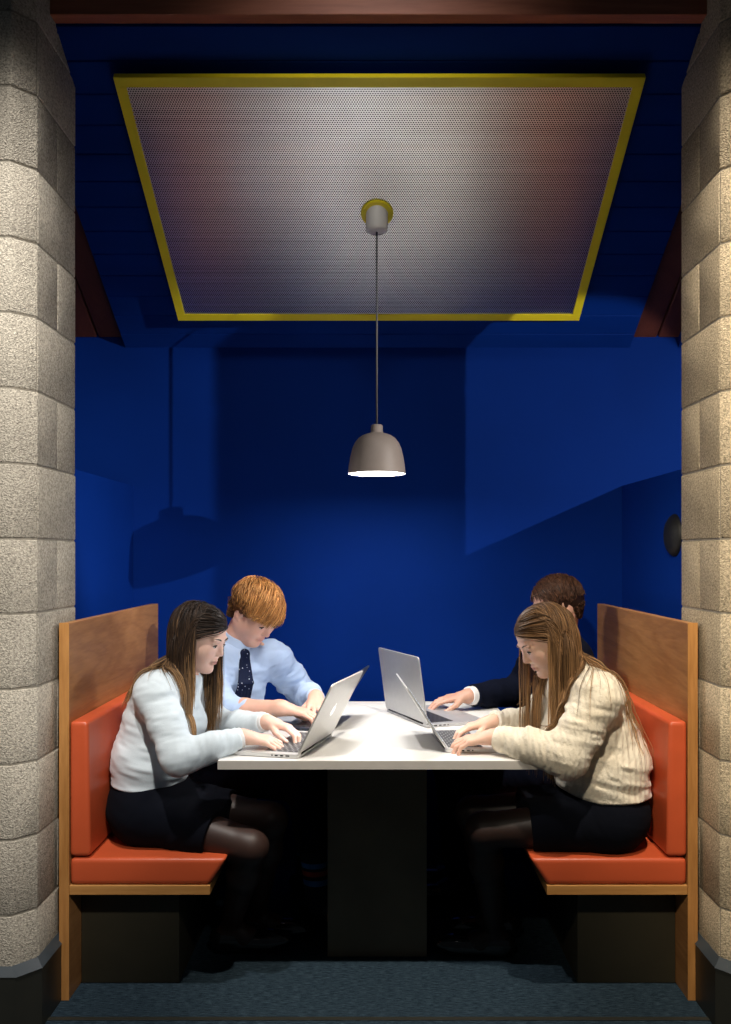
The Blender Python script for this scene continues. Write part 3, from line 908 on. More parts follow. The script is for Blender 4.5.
    def collide(s, P, off, iters=2):
        for _ in range(iters):
            best = np.full(len(P), 9.0); gr = np.zeros_like(P)
            for fl in [s.bf] + getattr(s, 'fields', []):
                d = fl.sample(P); m = d < best
                if m.any():
                    e = fl.h
                    G = np.stack([fl.sample(P + np.eye(3)[i] * e) - fl.sample(P - np.eye(3)[i] * e) for i in range(3)], -1) / (2 * e)
                    gr = np.where(m[:, None], G, gr); best = np.where(m, d, best)
            n = gr / (np.linalg.norm(gr, axis=1, keepdims=True) + 1e-6)
            push = np.clip(off - best, 0, 0.03)
            P = P + n * push[:, None]
        return P
    def tubes(s, paths, rad, cols):
        """paths (n,k,3), rad (n,k), cols (n,k,3) -> verts, quads, col : square tubes"""
        n, k, _ = paths.shape
        T = np.gradient(paths, axis=1); T /= np.linalg.norm(T, axis=2, keepdims=True) + 1e-9
        ref = np.tile(np.array([0.31, 0.87, 0.38]), (n, k, 1))
        A = np.cross(T, ref); A /= np.linalg.norm(A, axis=2, keepdims=True) + 1e-9
        Bv = np.cross(T, A)
        R = 4
        vs = np.stack([paths + rad[..., None] * (A * math.cos(2 * PI * i / R) + Bv * math.sin(2 * PI * i / R)) for i in range(R)], 2)
        verts = vs.reshape(-1, 3); col = np.repeat(cols.reshape(-1, 3), R, 0)
        base = (np.arange(n)[:, None] * k + np.arange(k - 1)[None]) * R
        q = []
        for i in range(R):
            j = (i + 1) % R
            q.append(np.stack([base + i, base + j, base + R + j, base + R + i], -1).reshape(-1, 4))
        return verts, np.concatenate(q), col
    def cap(s, infl, slope=1.1, f0=0.02, du=0.0, forehead=None):
        """hair mass lying on the scalp, cut along the hairline"""
        ax = np.stack([s.F, s.S, s.U]); k = s.ks
        n = nrm(-s.U + s.F * slope); pt = s.hp(f0, 0, du)
        cl = [(pt, n)]
        pr = [Ell(s.hp(-0.013, 0, 0.033), np.array((0.094, 0.073, 0.080)) * k, ax, 0.02, 'x', cl),
              Ell(s.hp(-0.032, 0, 0.010), np.array((0.072, 0.068, 0.072)) * k, ax, 0.03, 'x', cl)]
        fl = Field(pr, 0.003, infl)
        g = fl.pts(np.zeros(3, int), fl.n)
        fl.v = fl.v - (0.004 * noise3(g * 60)).astype(np.float32)
        return fl.mesh()
# ------------------------------------------------------------------ people materials
M['skin'] = mat_attr('skin', rough=0.48, bump=0.06, bscale=700, spec=0.4, sub=0.12)
M['hair'] = mat_attr('hair', rough=0.50, spec=0.25)
M['eye_white'] = mat('eye_white', (0.62, 0.58, 0.55), rough=0.25, vary=0.02)
M['iris'] = mat('dark_iris', (0.035, 0.030, 0.028), rough=0.2, vary=0.1)
M['lash'] = mat('dark_lash', (0.030, 0.018, 0.012), rough=0.6)
M['brow_ginger'] = mat('ginger_brow', (0.24, 0.10, 0.035), rough=0.6)
M['brow_fair'] = mat('fair_brow', (0.10, 0.055, 0.03), rough=0.6)
M['pale_knit'] = mat('pale_blue_grey_knit', (0.66, 0.74, 0.79), rough=0.85, vary=0.07, vscale=18, bump=0.35, bscale=420, bdist=0.0015, sheen=0.25)
M['white_cloth'] = mat('white_cotton', (0.80, 0.80, 0.80), rough=0.8, vary=0.03, bump=0.1)
M['shirt_blue'] = mat('pale_blue_shirt', (0.42, 0.535, 0.74), rough=0.75, vary=0.06, vscale=12, bump=0.15, bscale=600)
M['navy'] = mat('navy_wool', (0.003, 0.0048, 0.014), rough=0.95, vary=0.15, vscale=20, bump=0.2, bscale=500, spec=0.12)
M['black_skirt'] = mat('black_skirt_cloth', (0.0022, 0.0030, 0.0065), rough=0.95, vary=0.15, bump=0.15, bscale=500, spec=0.12)

def knit_mat():
    m, nt, b = new_mat('cream_cable_knit')
    vec = coords(nt)
    n = N(nt, 'ShaderNodeTexNoise', Scale=9.0, Detail=4.0); nt.links.new(vec, n.inputs['Vector'])
    r = ramp(nt, [(0.3, (0.80, 0.70, 0.53)), (0.7, (0.92, 0.85, 0.70))])
    nt.links.new(n.outputs['Fac'], r.inputs['Fac']); nt.links.new(r.outputs['Color'], b.inputs['Base Color'])
    b.inputs['Roughness'].default_value = 0.9; b.inputs['Sheen Weight'].default_value = 0.3
    w = N(nt, 'ShaderNodeTexWave', Scale=16.0, Distortion=3.0, Detail=2.0); w.inputs['Detail Scale'].default_value = 3.0
    n2 = N(nt, 'ShaderNodeTexNoise', Scale=300.0); nt.links.new(vec, w.inputs['Vector']); nt.links.new(vec, n2.inputs['Vector'])
    ad = N(nt, 'ShaderNodeMix'); ad.data_type = 'FLOAT'; ad.inputs['Factor'].default_value = 0.4
    nt.links.new(w.outputs['Fac'], ad.inputs[2]); nt.links.new(n2.outputs['Fac'], ad.inputs[3])
    add_bump(nt, b, ad.outputs[0], 0.6, 0.006)
    return m
M['cream_knit'] = knit_mat()
def tie_mat():
    m, nt, b = new_mat('navy_dotted_tie')
    vec = coords(nt)
    vo = N(nt, 'ShaderNodeTexVoronoi', Scale=75.0); vo.inputs['Randomness'].default_value = 0.35
    nt.links.new(vec, vo.inputs['Vector'])
    r = ramp(nt, [(0.13, (0.70, 0.73, 0.78)), (0.17, (0.004, 0.008, 0.030))]); r.color_ramp.interpolation = 'LINEAR'
    nt.links.new(vo.outputs['Distance'], r.inputs['Fac']); nt.links.new(r.outputs['Color'], b.inputs['Base Color'])
    b.inputs['Roughness'].default_value = 0.7; b.inputs['Specular IOR Level'].default_value = 0.15
    return m
M['tie'] = tie_mat()
def sock_mat():
    m, nt, b = new_mat('striped_sock')
    tc = nt.nodes.new('ShaderNodeTexCoord'); sp = nt.nodes.new('ShaderNodeSeparateXYZ')
    nt.links.new(tc.outputs['Object'], sp.inputs[0])
    mr = N(nt, 'ShaderNodeMapRange'); mr.inputs['From Min'].default_value = 0.05; mr.inputs['From Max'].default_value = 0.25
    nt.links.new(sp.outputs['Z'], mr.inputs['Value'])
    bl, rd, bk = (0.03, 0.16, 0.42), (0.38, 0.05, 0.03), (0.008, 0.010, 0.02)
    r = ramp(nt, [(0.0, bk), (0.53, bl), (0.63, bk), (0.70, rd), (0.79, bk), (0.84, bl), (0.93, bk)])
    r.color_ramp.interpolation = 'CONSTANT'
    nt.links.new(mr.outputs['Result'], r.inputs['Fac']); nt.links.new(r.outputs['Color'], b.inputs['Base Color'])
    b.inputs['Roughness'].default_value = 0.9
    return m
M['sock'] = sock_mat()

# ------------------------------------------------------------------ clothes and hair
def copy_ell(p, add, wr, k=None, clip=None):
    return Ell(p.c, p.r + add, p.ax, k or p.k, 'c', clip or [], wr)
def copy_cone(p, add, wr, k=None, clip=None):
    return Cone(p.a, p.b, p.ra + add, p.rb + add, k or p.k, 'c', clip or [], wr)
def torso_cloth(P, add, wr, hem=None, neck=None):
    out = []
    cl = []
    if hem: cl.append(hem)
    if neck: cl.append(neck)
    for p in P.sel('torso'):
        out.append(copy_ell(p, add, wr, clip=cl) if isinstance(p, Ell) else copy_cone(p, add, wr, clip=cl))
    return out
def sleeve(P, L, r, upto=1.0, wr=0.006, blous=0.0):
    """sleeve radii at shoulder, mid upper arm, elbow, mid forearm, cuff"""
    J = P.J; sh, el, w = J['sh' + L], J['el' + L], J['wr' + L]
    w = el + (w - el) * upto
    n = nrm(w - el)
    m1, m2 = sh + (el - sh) * 0.5, el + (w - el) * 0.55
    cl = [(w, n)]
    return [Cone(sh, m1, r[0], r[1], 0.03, 'c', None, wr), Cone(m1, el, r[1], r[2], 0.02, 'c', None, wr),
            Cone(el, m2, r[2], r[3], 0.03, 'c', None, wr), Cone(m2, w, r[3], r[4], 0.015, 'c', cl, wr)]
def band(P, L, t0, t1, r, wr=0.0):
    J = P.J; el, w = J['el' + L], J['wr' + L]
    a, b = el + (w - el) * t0, el + (w - el) * t1; n = nrm(b - a)
    return Cone(a, b, r, r, 0.004, 'c', [(b, n), (a, -n)], wr)
def skirt(P, m, t=0.62, add=0.012, name='skirt', top=0.64):
    J = P.J; pr = []
    p0 = [p for p in P.sel('torso')][0]
    top_ = [(V(0, 0, top), V(0, 0, 1))]
    pr.append(Ell(p0.c, p0.r + V(add, add, add + 0.01), p0.ax, 0.05, 'c', top_, 0.004))
    for p in P.sel('torso')[1:2]: pr.append(Ell(p.c, p.r + add, p.ax, 0.05, 'c', top_, 0.0))
    mids = []
    for L in 'RL':
        a, b = J['hip' + L], J['kn' + L]; e = a + (b - a) * t; n = nrm(b - a)
        r0, r1 = 0.078 + add, 0.078 + (0.054 - 0.078) * t + add
        pr.append(Cone(a, e + n * 0.05, r0, r1, 0.06, 'c', [(e, n)] + top_, 0.004)); mids.append((a, e, n))
    a = (mids[0][0] + mids[1][0]) / 2; e = (mids[0][1] + mids[1][1]) / 2; n = nrm(e - a)
    pr.append(Cone(a + V(0, 0, 0.01), e + n * 0.05 + V(0, 0, 0.008), 0.08, 0.060, 0.06, 'c', [(e, n)] + top_, 0.003))
    return P.cloth(name, pr, m)
def trousers(P, m, end=0.86):
    J = P.J; pr = []
    p0 = P.sel('torso')[0]
    top_ = [(V(0, 0, 0.66), V(0, 0, 1))]
    pr.append(Ell(p0.c, p0.r + 0.014, p0.ax, 0.05, 'c', top_, 0.003))
    for L in 'RL':
        a, k, n_ = J['hip' + L], J['kn' + L], J['an' + L]; e = k + (n_ - k) * end; n = nrm(n_ - k)
        pr.append(Cone(a, k, 0.098, 0.076, 0.05, 'c', None, 0.006))
        pr.append(Cone(k, e, 0.074, 0.062, 0.03, 'c', [(e, n)], 0.006))
    return P.cloth('trousers', pr, m)
def shoes(P, m, heel=0.0):
    for L in 'RL':
        an, toe = P.J['an' + L], P.J['toe' + L]
        hd = nrm(V(toe[0] - an[0], toe[1] - an[1], 0)); sd = np.cross(V(0, 0, 1), hd)
        g = an[2] - 0.085
        base = V(an[0], an[1], g)
        ax = np.stack([hd, sd, V(0, 0, 1)])
        fl = [(V(0, 0, max(0.004, g + 0.004)), V(0, 0, -1))]
        pr = [Ell(base + hd * 0.125 + V(0, 0, 0.030), (0.085, 0.043, 0.034), ax, 0.03, 'c', fl),
              Ell(base + hd * 0.0 + V(0, 0, 0.042), (0.075, 0.038, 0.042), ax, 0.03, 'c', fl + [(base + V(0, 0, 0.066), V(0, 0, 1))]),
              Cone(base - hd * 0.03 + V(0, 0, 0.022), base + hd * 0.13 + V(0, 0, 0.020), 0.034, 0.036, 0.02, 'c', fl)]
        P.cloth('shoe', pr, m, h=0.004)

def hair_roots(P, n, rng, slope, f0, du):
    k = P.ks; out = []
    d = rng.normal(size=(n * 8, 3)); d /= np.linalg.norm(d, axis=1, keepdims=True)
    c1, r1 = np.array((-0.012, 0, 0.033)), np.array((0.094, 0.073, 0.080))
    c2, r2 = np.array((-0.032, 0, 0.010)), np.array((0.072, 0.068, 0.072))
    a = c1 + d * r1; b = c2 + d * r2
    in2 = (((a - c2) / r2) ** 2).sum(1) < 1
    l = np.where(in2[:, None], b, a)
    in1 = (((l - c1) / r1) ** 2).sum(1) < 0.99
    keep = (l[:, 2] > slope * (l[:, 0] - f0) + du) & ~(in2 & in1)
    l = l[keep][:n]
    nr = (l - c1) / r1 ** 2; nr /= np.linalg.norm(nr, axis=1, keepdims=True)
    w = lambda q: q[:, :1] * P.F + q[:, 1:2] * P.S + q[:, 2:3] * P.U
    return l, P.hc + w(l) * k, w(nr)

def tang(v, n):
    v = v - n * (v * n).sum(1, keepdims=True)
    return v / (np.linalg.norm(v, axis=1, keepdims=True) + 1e-9)

def hair(P, kind, n, seed, cols, length, slope=1.1, f0=0.02, du=0.0, part=0.0, cap_infl=0.010, steps=40, rad=0.0013, comb=None, offr=(0.002, 0.014), stiff=0.75, spread=0.1, tuck=0.0, loose=(0.5, 1, 0.04), rear=1.0, sidetone=0.0, fartuck=0.0):
    rng = np.random.default_rng(seed)
    l, p, nr = hair_roots(P, n, rng, slope, f0, du)
    if kind != 'long':
        near_ear = np.hypot(l[:, 0] + 0.006, l[:, 2] + 0.012) < 0.034
        l, p, nr = l[~near_ear], p[~near_ear], nr[~near_ear]
    n = len(l)
    cl = rng.integers(0, max(8, n // 14), n); cr = rng.normal(size=(cl.max() + 1, 3))
    sg = np.sign(l[:, 1] - part); sg[sg == 0] = 1
    W = lambda a, b, c: P.F * a + P.S * b + P.U * c
    if kind == 'long':
        d = tang(sg[:, None] * P.S * 0.9 - P.U * 0.35 - P.F * (0.35 + 0.5 * np.clip(l[:, :1] / 0.08, -1, 1) * 0), nr)
    else:
        d = tang(comb(l, P), nr)
    d = d + 0.06 * rng.normal(size=d.shape) + spread * cr[cl] * 0.6
    L = rng.uniform(*length, size=n) * np.where(l[:, 0] < -0.02, rear, 1.0) if kind == 'long' else length(l, rng)
    off = rng.uniform(*offr, size=n)
    fz = np.where(sg == loose[1], np.where((rng.random(n) < loose[0]) & (l[:, 0] > 0.0), loose[2], fartuck), tuck)
    path = [p + nr * 0.002]; p = path[0]
    G = np.array((0, 0, -1.0))
    for i in range(steps):
        st = (L / steps)[:, None]
        d = d / np.linalg.norm(d, axis=1, keepdims=True)
        if kind == 'long':
            q = P.loc(p)
            face = (q[:, 0] > fz) & (np.abs(q[:, 1]) < np.where(fz < -0.02, 0.14, 0.088)) & (q[:, 2] > np.where(fz < -0.02, -0.10, -0.065))
            low = (q[:, 0] > 0.03) & (np.abs(q[:, 1]) < 0.062) & (q[:, 2] <= -0.065) & (q[:, 2] > -0.15)
            top = np.clip((q[:, 2] - 0.02) / 0.06, 0, 1)[:, None]
            back = face[:, None] * ((sg * np.where(fz < -0.02, 0.30 * (np.abs(q[:, 1]) < 0.072), 0.30))[:, None] * P.S - P.F * 0.62 - P.U * 0.12)
            add = G * (0.30 - 0.20 * face[:, None] * top) + back + low[:, None] * sg[:, None] * P.S * 0.35
            d = d * stiff + add
        else:
            nn = P.hc + P.F * -0.015 * P.ks + P.U * 0.02; rn = p - nn; rn = rn / np.linalg.norm(rn, axis=1, keepdims=True)
            d = tang(d, rn) * 0.90 + tang(comb(l, P), nr) * 0.04 + G * 0.06 - rn * 0.05
        d = d + 0.02 * cr[cl] * math.sin(i * 0.35)
        pn = p + d / np.linalg.norm(d, axis=1, keepdims=True) * st
        o = off * min(1, 0.25 + i / 7) if kind == 'long' else off * (0.35 + 0.65 * math.sin(PI * min(1, i / steps * 1.1)))
        pn = P.collide(pn, o, 1 if kind != 'long' else 2)
        d = (pn - p) / st
        p = pn; path.append(p)
    paths = np.stack(path, 1)
    k = steps + 1
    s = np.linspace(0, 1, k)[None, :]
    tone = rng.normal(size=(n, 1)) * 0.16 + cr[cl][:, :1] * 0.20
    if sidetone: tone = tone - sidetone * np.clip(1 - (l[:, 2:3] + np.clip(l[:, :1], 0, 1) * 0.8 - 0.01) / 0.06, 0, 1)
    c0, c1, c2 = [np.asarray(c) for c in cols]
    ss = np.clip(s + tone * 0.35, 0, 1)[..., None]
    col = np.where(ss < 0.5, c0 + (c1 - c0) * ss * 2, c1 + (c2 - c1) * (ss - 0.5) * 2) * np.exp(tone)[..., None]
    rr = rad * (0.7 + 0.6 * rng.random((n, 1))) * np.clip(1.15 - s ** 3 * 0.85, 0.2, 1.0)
    v, q, c = P.tubes(paths, rr, col)
    cv, cq = P.cap(cap_infl, slope, f0, du)
    cc = np.tile(c0 * 0.8, (len(cv), 1))
    V_ = np.concatenate([v, cv]); Q_ = np.concatenate([q, cq + len(v)]); C_ = np.concatenate([c, cc])
    return P.part('hair', V_, Q_, M['hair'], C_)

# ------------------------------------------------------------------ woman in the pale sweater (left, front)
P = Person(dict(
    pelvis=(-0.775, 0.25, 0.535), chest=(-0.735, 0.265, 0.800), neck=(-0.660, 0.280, 0.975),
    head=(-0.594, 0.272, 1.100), face=(0.88, -0.28, -0.36), headup=(0.25, -0.05, 1),
    shR=(-0.712, 0.125, 0.928), elR=(-0.612, 0.015, 0.745), wrR=(-0.425, 0.105, 0.792),
    shL=(-0.668, 0.425, 0.930), elL=(-0.575, 0.450, 0.765), wrL=(-0.368, 0.270, 0.808),
    handR=dict(dir=(0.97, 0.08, -0.16), nor=(0.16, -0.12, 1), curl=[(20, 38, 22), (24, 38, 22), (24, 40, 22), (20, 40, 22)], thumb=(0.75, 0.5, -0.40)),
    handL=dict(dir=(0.93, -0.30, -0.18), nor=(0.16, 0.10, 1), curl=[(24, 42, 22), (26, 46, 24), (26, 46, 24), (24, 46, 22)], thumb=(0.75, 0.5, -0.40)),
    hipR=(-0.730, 0.160, 0.520), hipL=(-0.730, 0.335, 0.520), knR=(-0.400, 0.085, 0.447), knL=(-0.355, 0.245, 0.485),
    anR=(-0.500, 0.330, 0.100), anL=(-0.430, 0.460, 0.090), toeR=(-0.360, 0.335, 0.030), toeL=(-0.280, 0.450, 0.030)), True, 0.003, 0.96, 0.965)
P.make('person in pale blue grey sweater and black skirt, typing on a silver laptop',
       (0.76, 0.485, 0.385), legcol=(0.038, 0.019, 0.015))
hem = (V(-0.775, 0, 0.630), V(-0.06, 0, -1)); nk = (P.J['neck'] + P.up * 0.012 + P.fwd * 0.01, P.up * 0.8 + P.fwd * 0.35)
P.cloth('sweater', torso_cloth(P, 0.016, 0.008, hem, nk) + [Ell((-0.760, 0.255, 0.690), (0.115, 0.160, 0.10), P.tax, 0.05, 'c', [hem], 0.008)]
        + sleeve(P, 'R', (0.062, 0.058, 0.053, 0.047, 0.034), 0.93, 0.009) + sleeve(P, 'L', (0.062, 0.056, 0.050, 0.044, 0.033), 0.93, 0.008), M['pale_knit'])
P.cloth('shirt_cuff', [band(P, 'R', 0.88, 0.985, 0.0325)], M['white_cloth'], h=0.0025)
P.cloth('shirt_cuff', [band(P, 'L', 0.88, 0.985, 0.0315)], M['white_cloth'], h=0.0025)
skirt(P, M['black_skirt'], 0.62)
shoes(P, M['shoe'])
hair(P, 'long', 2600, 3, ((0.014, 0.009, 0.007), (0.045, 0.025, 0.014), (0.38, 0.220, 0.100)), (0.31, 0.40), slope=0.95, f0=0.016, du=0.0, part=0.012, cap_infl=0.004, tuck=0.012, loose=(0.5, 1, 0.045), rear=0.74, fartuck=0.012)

# ------------------------------------------------------------------ ginger man (left, behind)
P = Person(dict(
    pelvis=(-0.690, 0.860, 0.540), chest=(-0.610, 0.815, 0.820), neck=(-0.560, 0.795, 1.010),
    head=(-0.468, 0.735, 1.150), face=(0.62, -0.46, -0.64), headup=(0.35, -0.25, 1),
    shR=(-0.705, 0.690, 0.955), elR=(-0.560, 0.610, 0.785), wrR=(-0.345, 0.525, 0.812),
    shL=(-0.420, 0.885, 0.955), elL=(-0.310, 1.005, 0.790), wrL=(-0.235, 0.745, 0.815),
    handR=dict(dir=(0.97, 0.02, -0.20), nor=(0.2, -0.05, 1), curl=[(18, 34, 20)] * 4, thumb=(0.75, 0.5, -0.40)),
    handL=dict(dir=(0.10, -0.96, -0.28), nor=(0.25, -0.2, 1), curl=[(20, 40, 22)] * 4, thumb=(0.75, 0.5, -0.40)),
    hipR=(-0.640, 0.780, 0.530), hipL=(-0.620, 0.950, 0.530), knR=(-0.265, 0.610, 0.520), knL=(-0.260, 0.930, 0.520),
    anR=(-0.215, 0.560, 0.095), anL=(-0.280, 0.880, 0.095), toeR=(-0.075, 0.520, 0.030), toeL=(-0.140, 0.860, 0.030)), False, 0.003, 1.05, 1.02)
P.browm = M['brow_ginger']
P.make('person in pale blue shirt and navy dotted tie, leaning over a dark laptop', (0.70, 0.40, 0.30), legcol=(0.006, 0.008, 0.014), lip=(0.46, 0.17, 0.14), legz=0.16)
nk = (P.J['neck'] + P.up * 0.020, P.up)
hem = (V(0, 0, 0.60), V(0, 0, -1))
P.cloth('shirt', torso_cloth(P, 0.014, 0.008, hem, nk) + sleeve(P, 'R', (0.074, 0.066, 0.058, 0.050, 0.042), 0.42, 0.012)
        + sleeve(P, 'L', (0.074, 0.066, 0.056, 0.048, 0.036), 0.97, 0.014), M['shirt_blue'])
nu = nrm(P.hp(-0.02, 0, -0.06) - P.J['neck'])
cb = P.J['neck'] + nu * 0.006
ct = cb + nu * 0.052
P.cloth('collar', [Cone(cb, ct, 0.086, 0.066, 0.01, 'c', [(ct, nu), (cb, -nu)]), Cone(cb - nu * .05, ct + nu * .05, 0.0605, 0.0605, 0.004, sub=True)], M['shirt_blue'], h=0.0025)
f0 = P.J['neck'] + P.fwd * 0.074 + P.up * 0.012
ch = P.J['chest']
knot = f0 + P.fwd * 0.012 - P.up * 0.012
a = ch + P.fwd * 0.150 + P.up * 0.105; b = ch + P.fwd * 0.152 - P.up * 0.05; c = ch + P.fwd * 0.142 - P.up * 0.20
def flat_strip(p, q, w0, w1, th):
    out = []
    for sgn in np.linspace(-1, 1, 5):
        out.append(Cone(p + P.side * w0 * sgn, q + P.side * w1 * sgn, th, th, 0.008, 'c'))
    return out
P.cloth('tie', [Ell(knot, (0.016, 0.022, 0.022), P.tax, 0.01, 'c')] + flat_strip(knot, a, 0.014, 0.026, 0.0065) + flat_strip(a, b, 0.026, 0.036, 0.0065) + flat_strip(b, c, 0.036, 0.040, 0.0065), M['tie'], h=0.0025)
trousers(P, M['navy'], 0.58)
for L in 'RL':
    kn, an = P.J['kn' + L], P.J['an' + L]; n = nrm(an - kn); a = kn + (an - kn) * 0.40; b = an + n * 0.02
    P.cloth('sock', [Cone(a, b, 0.052, 0.045, 0.004, 'c', [(a, -n)])], M['sock'], h=0.004)
shoes(P, M['shoe_brown'])
def comb2(l, P):
    top = np.clip((l[:, 2:3] - 0.04) / 0.06, 0, 1)
    return top * (P.F * 0.80 - P.S * 0.75 * np.sign(l[:, 1:2] - 0.03) * -1 * np.where(l[:, 1:2] > 0.03, 0.6, -1.0) * -1 - P.U * 0.15) + (1 - top) * (P.F * 0.15 - P.U * 0.9)
def len2(l, rng):
    top = np.clip((l[:, 2] - 0.02) / 0.07, 0, 1); fr = np.clip((l[:, 0] + 0.02) / 0.09, 0, 1)
    return 0.012 + top * (0.046 + 0.042 * fr) * rng.uniform(0.8, 1.05, len(l))
hair(P, 'short', 4200, 5, ((0.13, 0.050, 0.016), (0.34, 0.140, 0.040), (0.56, 0.29, 0.100)), len2, slope=1.15, f0=0.022, du=0.0, cap_infl=0.006, steps=14, rad=0.0011, comb=comb2, offr=(0.004, 0.024), spread=0.03, sidetone=0.9)

# ------------------------------------------------------------------ woman in the cream sweater (right, front)
P = Person(dict(
    pelvis=(0.770, 0.180, 0.535), chest=(0.715, 0.175, 0.805), neck=(0.640, 0.165, 0.985),
    head=(0.548, 0.160, 1.102), face=(-0.82, -0.20, -0.52), headup=(-0.4, 0, 1),
    shL=(0.690, 0.015, 0.932), elL=(0.585, -0.020, 0.758), wrL=(0.372, 0.090, 0.795),
    shR=(0.640, 0.315, 0.935), elR=(0.565, 0.400, 0.770), wrR=(0.395, 0.290, 0.805),
    handL=dict(dir=(-0.98, 0.12, -0.16), nor=(-0.16, -0.10, 1), curl=[(16, 34, 22), (18, 34, 22), (20, 36, 22), (18, 36, 22)], thumb=(0.75, 0.5, -0.40)),
    handR=dict(dir=(-0.97, -0.10, -0.18), nor=(-0.16, 0.05, 1), curl=[(18, 34, 22)] * 4, thumb=(0.75, 0.5, -0.40)),
    hipL=(0.725, 0.095, 0.520), hipR=(0.725, 0.270, 0.520), knL=(0.345, 0.130, 0.485), knR=(0.330, 0.300, 0.490),
    anL=(0.405, 0.310, 0.090), anR=(0.450, 0.460, 0.090), toeL=(0.262, 0.325, 0.030), toeR=(0.305, 0.470, 0.030)), True, 0.003, 0.96, 0.965)
P.browm = M['brow_fair']
P.make('person in cream knitted sweater and black skirt, typing on a silver laptop', (0.70, 0.435, 0.325), legcol=(0.022, 0.011, 0.008))
hem = (V(0.77, 0, 0.612), V(-0.05, 0, -1)); nk = (P.J['neck'] + P.up * 0.012 + P.fwd * 0.01, P.up * 0.8 + P.fwd * 0.35)
P.cloth('sweater', torso_cloth(P, 0.024, 0.012, hem, nk) + [Ell((0.738, 0.18, 0.690), (0.155, 0.180, 0.12), P.tax, 0.05, 'c', [hem], 0.012)]
        + sleeve(P, 'L', (0.072, 0.068, 0.064, 0.055, 0.036), 0.97, 0.012) + sleeve(P, 'R', (0.072, 0.066, 0.060, 0.052, 0.036), 0.97, 0.012), M['cream_knit'])
nu = nrm(P.hp(-0.02, 0, -0.06) - P.J['neck']); cb = P.J['neck'] - nu * 0.015; ct = cb + nu * 0.045
P.cloth('blouse_collar', [Cone(cb, ct, 0.064, 0.057, 0.01, 'c', [(ct, nu), (cb, -nu)]), Cone(cb - nu * .05, ct + nu * .05, 0.052, 0.052, 0.004, sub=True)], M['white_cloth'], h=0.0025)
skirt(P, M['black_skirt'], 0.60)
shoes(P, M['shoe'])
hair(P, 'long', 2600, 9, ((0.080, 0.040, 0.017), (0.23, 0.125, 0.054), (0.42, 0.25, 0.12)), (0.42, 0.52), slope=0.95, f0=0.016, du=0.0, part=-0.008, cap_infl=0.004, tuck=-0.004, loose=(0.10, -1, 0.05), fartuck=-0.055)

# ------------------------------------------------------------------ man in the dark suit (right, behind)
P = Person(dict(
    pelvis=(0.745, 0.830, 0.540), chest=(0.765, 0.850, 0.825), neck=(0.745, 0.865, 1.030),
    head=(0.722, 0.820, 1.172), face=(-0.92, -0.20, -0.28), headup=(-0.2, 0, 1),
    shL=(0.745, 0.680, 0.975), elL=(0.720, 0.600, 0.745), wrL=(0.545, 0.700, 0.650),
    shR=(0.720, 1.040, 0.985), elR=(0.615, 1.075, 0.790), wrR=(0.372, 0.880, 0.800),
    handL=dict(dir=(-0.93, 0.10, -0.30), nor=(-0.30, -0.05, 1), curl=[(6, 16, 12)] * 4, thumb=(0.75, 0.5, -0.40)),
    handR=dict(dir=(-0.98, -0.05, -0.12), nor=(-0.12, -0.12, 1), curl=[(10, 22, 16), (12, 24, 16), (12, 26, 16), (12, 26, 16)], thumb=(0.70, 0.62, -0.30)),
    hipL=(0.690, 0.745, 0.530), hipR=(0.690, 0.915, 0.530), knL=(0.310, 0.740, 0.520), knR=(0.310, 0.930, 0.520),
    anL=(0.330, 0.790, 0.095), anR=(0.340, 0.960, 0.095), toeL=(0.200, 0.780, 0.030), toeR=(0.210, 0.960, 0.030)), False, 0.0035, 1.02, 1.02)
P.make('person in navy suit and white cuffs, mostly hidden behind the person in cream', (0.56, 0.32, 0.235), legcol=(0.006, 0.008, 0.014), lip=(0.42, 0.17, 0.14), legz=0.30)
hem = (V(0, 0, 0.56), V(0, 0, -1)); nk = (P.J['neck'] + P.up * 0.006 + P.fwd * 0.02, P.up * 0.75 + P.fwd * 0.55)
P.cloth('suit_jacket', torso_cloth(P, 0.024, 0.006, hem, nk) + sleeve(P, 'L', (0.082, 0.072, 0.064, 0.056, 0.046), 0.93, 0.006)
        + sleeve(P, 'R', (0.082, 0.072, 0.064, 0.056, 0.046), 0.90, 0.006), M['navy'])
for L in 'LR': P.cloth('shirt_cuff', [band(P, L, 0.84, 0.985, 0.0385)], M['white_cloth'], h=0.0025)
nu = nrm(P.hp(-0.02, 0, -0.06) - P.J['neck']); cb = P.J['neck'] - nu * 0.005; ct = cb + nu * 0.05
P.cloth('collar', [Cone(cb, ct, 0.071, 0.063, 0.01, 'c', [(ct, nu), (cb, -nu)]), Cone(cb - nu * .05, ct + nu * .05, 0.058, 0.058, 0.004, sub=True)], M['white_cloth'], h=0.0025)
trousers(P, M['navy'])
shoes(P, M['shoe_brown'])
def comb4(l, P):
    top = np.clip((l[:, 2:3] - 0.04) / 0.06, 0, 1)
    return top * (P.F * 0.1 + P.S * 0.9 + P.U * 0.1) + (1 - top) * (P.F * 0.1 - P.U * 0.9)
def len4(l, rng):
    return 0.012 + np.clip((l[:, 2] - 0.02) / 0.07, 0, 1) * 0.036 * rng.uniform(0.75, 1.1, len(l))
hair(P, 'short', 3000, 11, ((0.026, 0.013, 0.009), (0.050, 0.022, 0.012), (0.085, 0.036, 0.018)), len4, slope=1.1, f0=0.012, du=0.0, cap_infl=0.006, steps=12, rad=0.0011, comb=comb4, offr=(0.004, 0.012), spread=0.04)

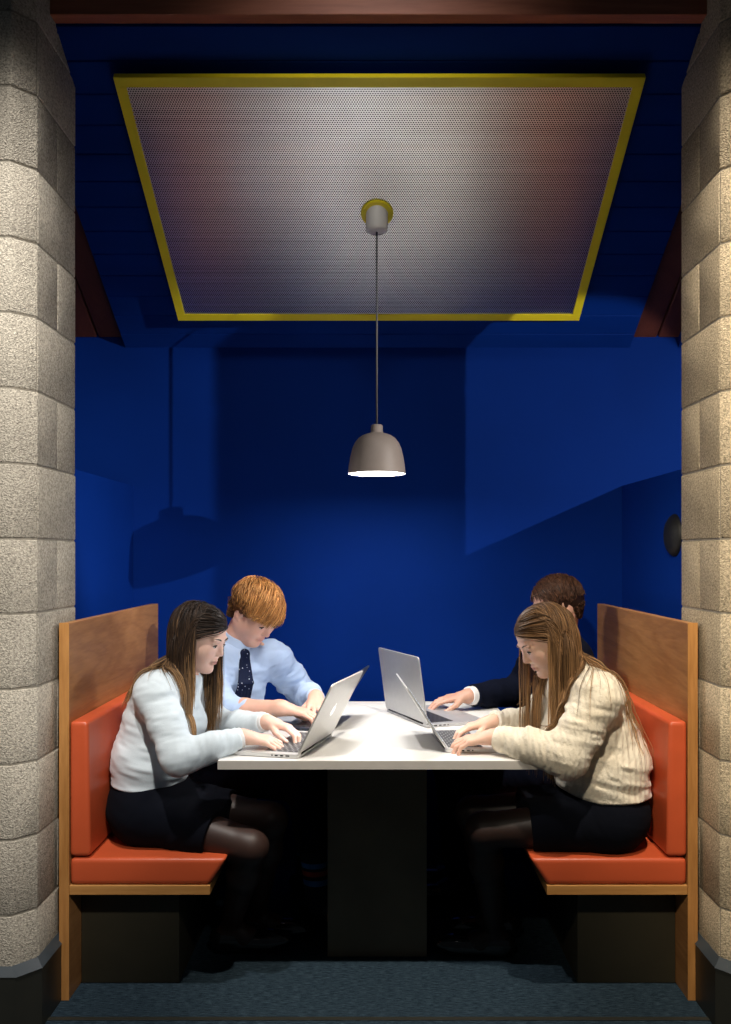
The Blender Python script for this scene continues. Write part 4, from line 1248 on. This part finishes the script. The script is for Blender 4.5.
# ------------------------------------------------------------------ lights
def spot(name, loc, target, energy, angle, col=(1, 0.93, 0.84), blend=0.4, size=0.06):
    l = bpy.data.lights.new(name, 'SPOT'); l.energy = energy; l.spot_size = math.radians(angle); l.spot_blend = blend
    l.color = col; l.shadow_soft_size = size
    o = bpy.data.objects.new(name, l); C.objects.link(o); o.location = loc
    o.rotation_euler = (Vector(target) - Vector(loc)).to_track_quat('-Z', 'Y').to_euler()
    return o
l = bpy.data.lights.new('pendant_light', 'AREA'); l.shape = 'DISK'; l.size = 0.19; l.energy = 7.6; l.color = (1.0, 0.97, 0.93)
o = bpy.data.objects.new('pendant_light', l); C.objects.link(o); o.location = (LX, LY, LZ + 0.006)
# ceiling track spots of the open room in front of the booth, then an added fill
spot('track_or_fill_spot', (-0.82, -1.36, 4.40), (-0.60, 0.20, 0.55), 430, 34, (1, 0.95, 0.89), 0.5, 0.05)
spot('track_or_fill_spot', (0.90, -1.36, 4.40), (0.63, 0.20, 0.55), 510, 34, (1, 0.90, 0.76), 0.5, 0.05)
spot('track_or_fill_spot', (0.50, -3.0, 3.0), (-1.90, -0.17, 1.25), 540, 52, (1, 0.95, 0.88), 1.0, 0.08)
spot('track_or_fill_spot', (-0.50, -3.0, 3.0), (1.90, -0.17, 1.20), 560, 52, (1, 0.88, 0.70), 1.0, 0.08)
spot('track_or_fill_spot', (0.0, -1.0, 3.35), (0.0, 0.75, 1.9), 30, 66, (1, 0.95, 0.9), 0.8, 0.22)  # added soft fill that brightens the lamp shade and the back wall
# spots over the neighbouring booth: pendant shadow on the left, lit patch on the right of the back wall
spot('neighbour_spot', (1.83, -0.83, 2.40), (-0.95, 1.20, 1.65), 210, 30, (1, 0.95, 0.9), 0.5, 0.009)
spot('neighbour_spot', (1.86, -0.80, 2.02), (0.86, 1.26, 1.70), 95, 42, (1, 0.95, 0.9), 0.15, 0.007)

w = bpy.data.worlds.new('room_dark'); bpy.context.scene.world = w; w.use_nodes = True
w.node_tree.nodes['Background'].inputs[0].default_value = (0.75, 0.85, 1.0, 1); w.node_tree.nodes['Background'].inputs[1].default_value = 0.026

# ------------------------------------------------------------------ camera
cam = bpy.data.cameras.new('camera'); co = bpy.data.objects.new('camera', cam); C.objects.link(co)
co.location = (0, -D0, CAMZ); co.rotation_euler = (PI / 2, 0, 0)
cam.sensor_fit = 'AUTO'; cam.sensor_width = 36; cam.lens = 892 / 1024 * 36
cam.shift_x = (365.5 - 376) / 1024; cam.shift_y = (555 - 512) / 1024
cam.clip_start = 0.05
sc = bpy.context.scene; sc.camera = co
vs = sc.view_settings
vs.view_transform = 'Standard'; vs.look = 'None'; vs.gamma = 1.0; vs.use_curve_mapping = False; vs.exposure = 0.0
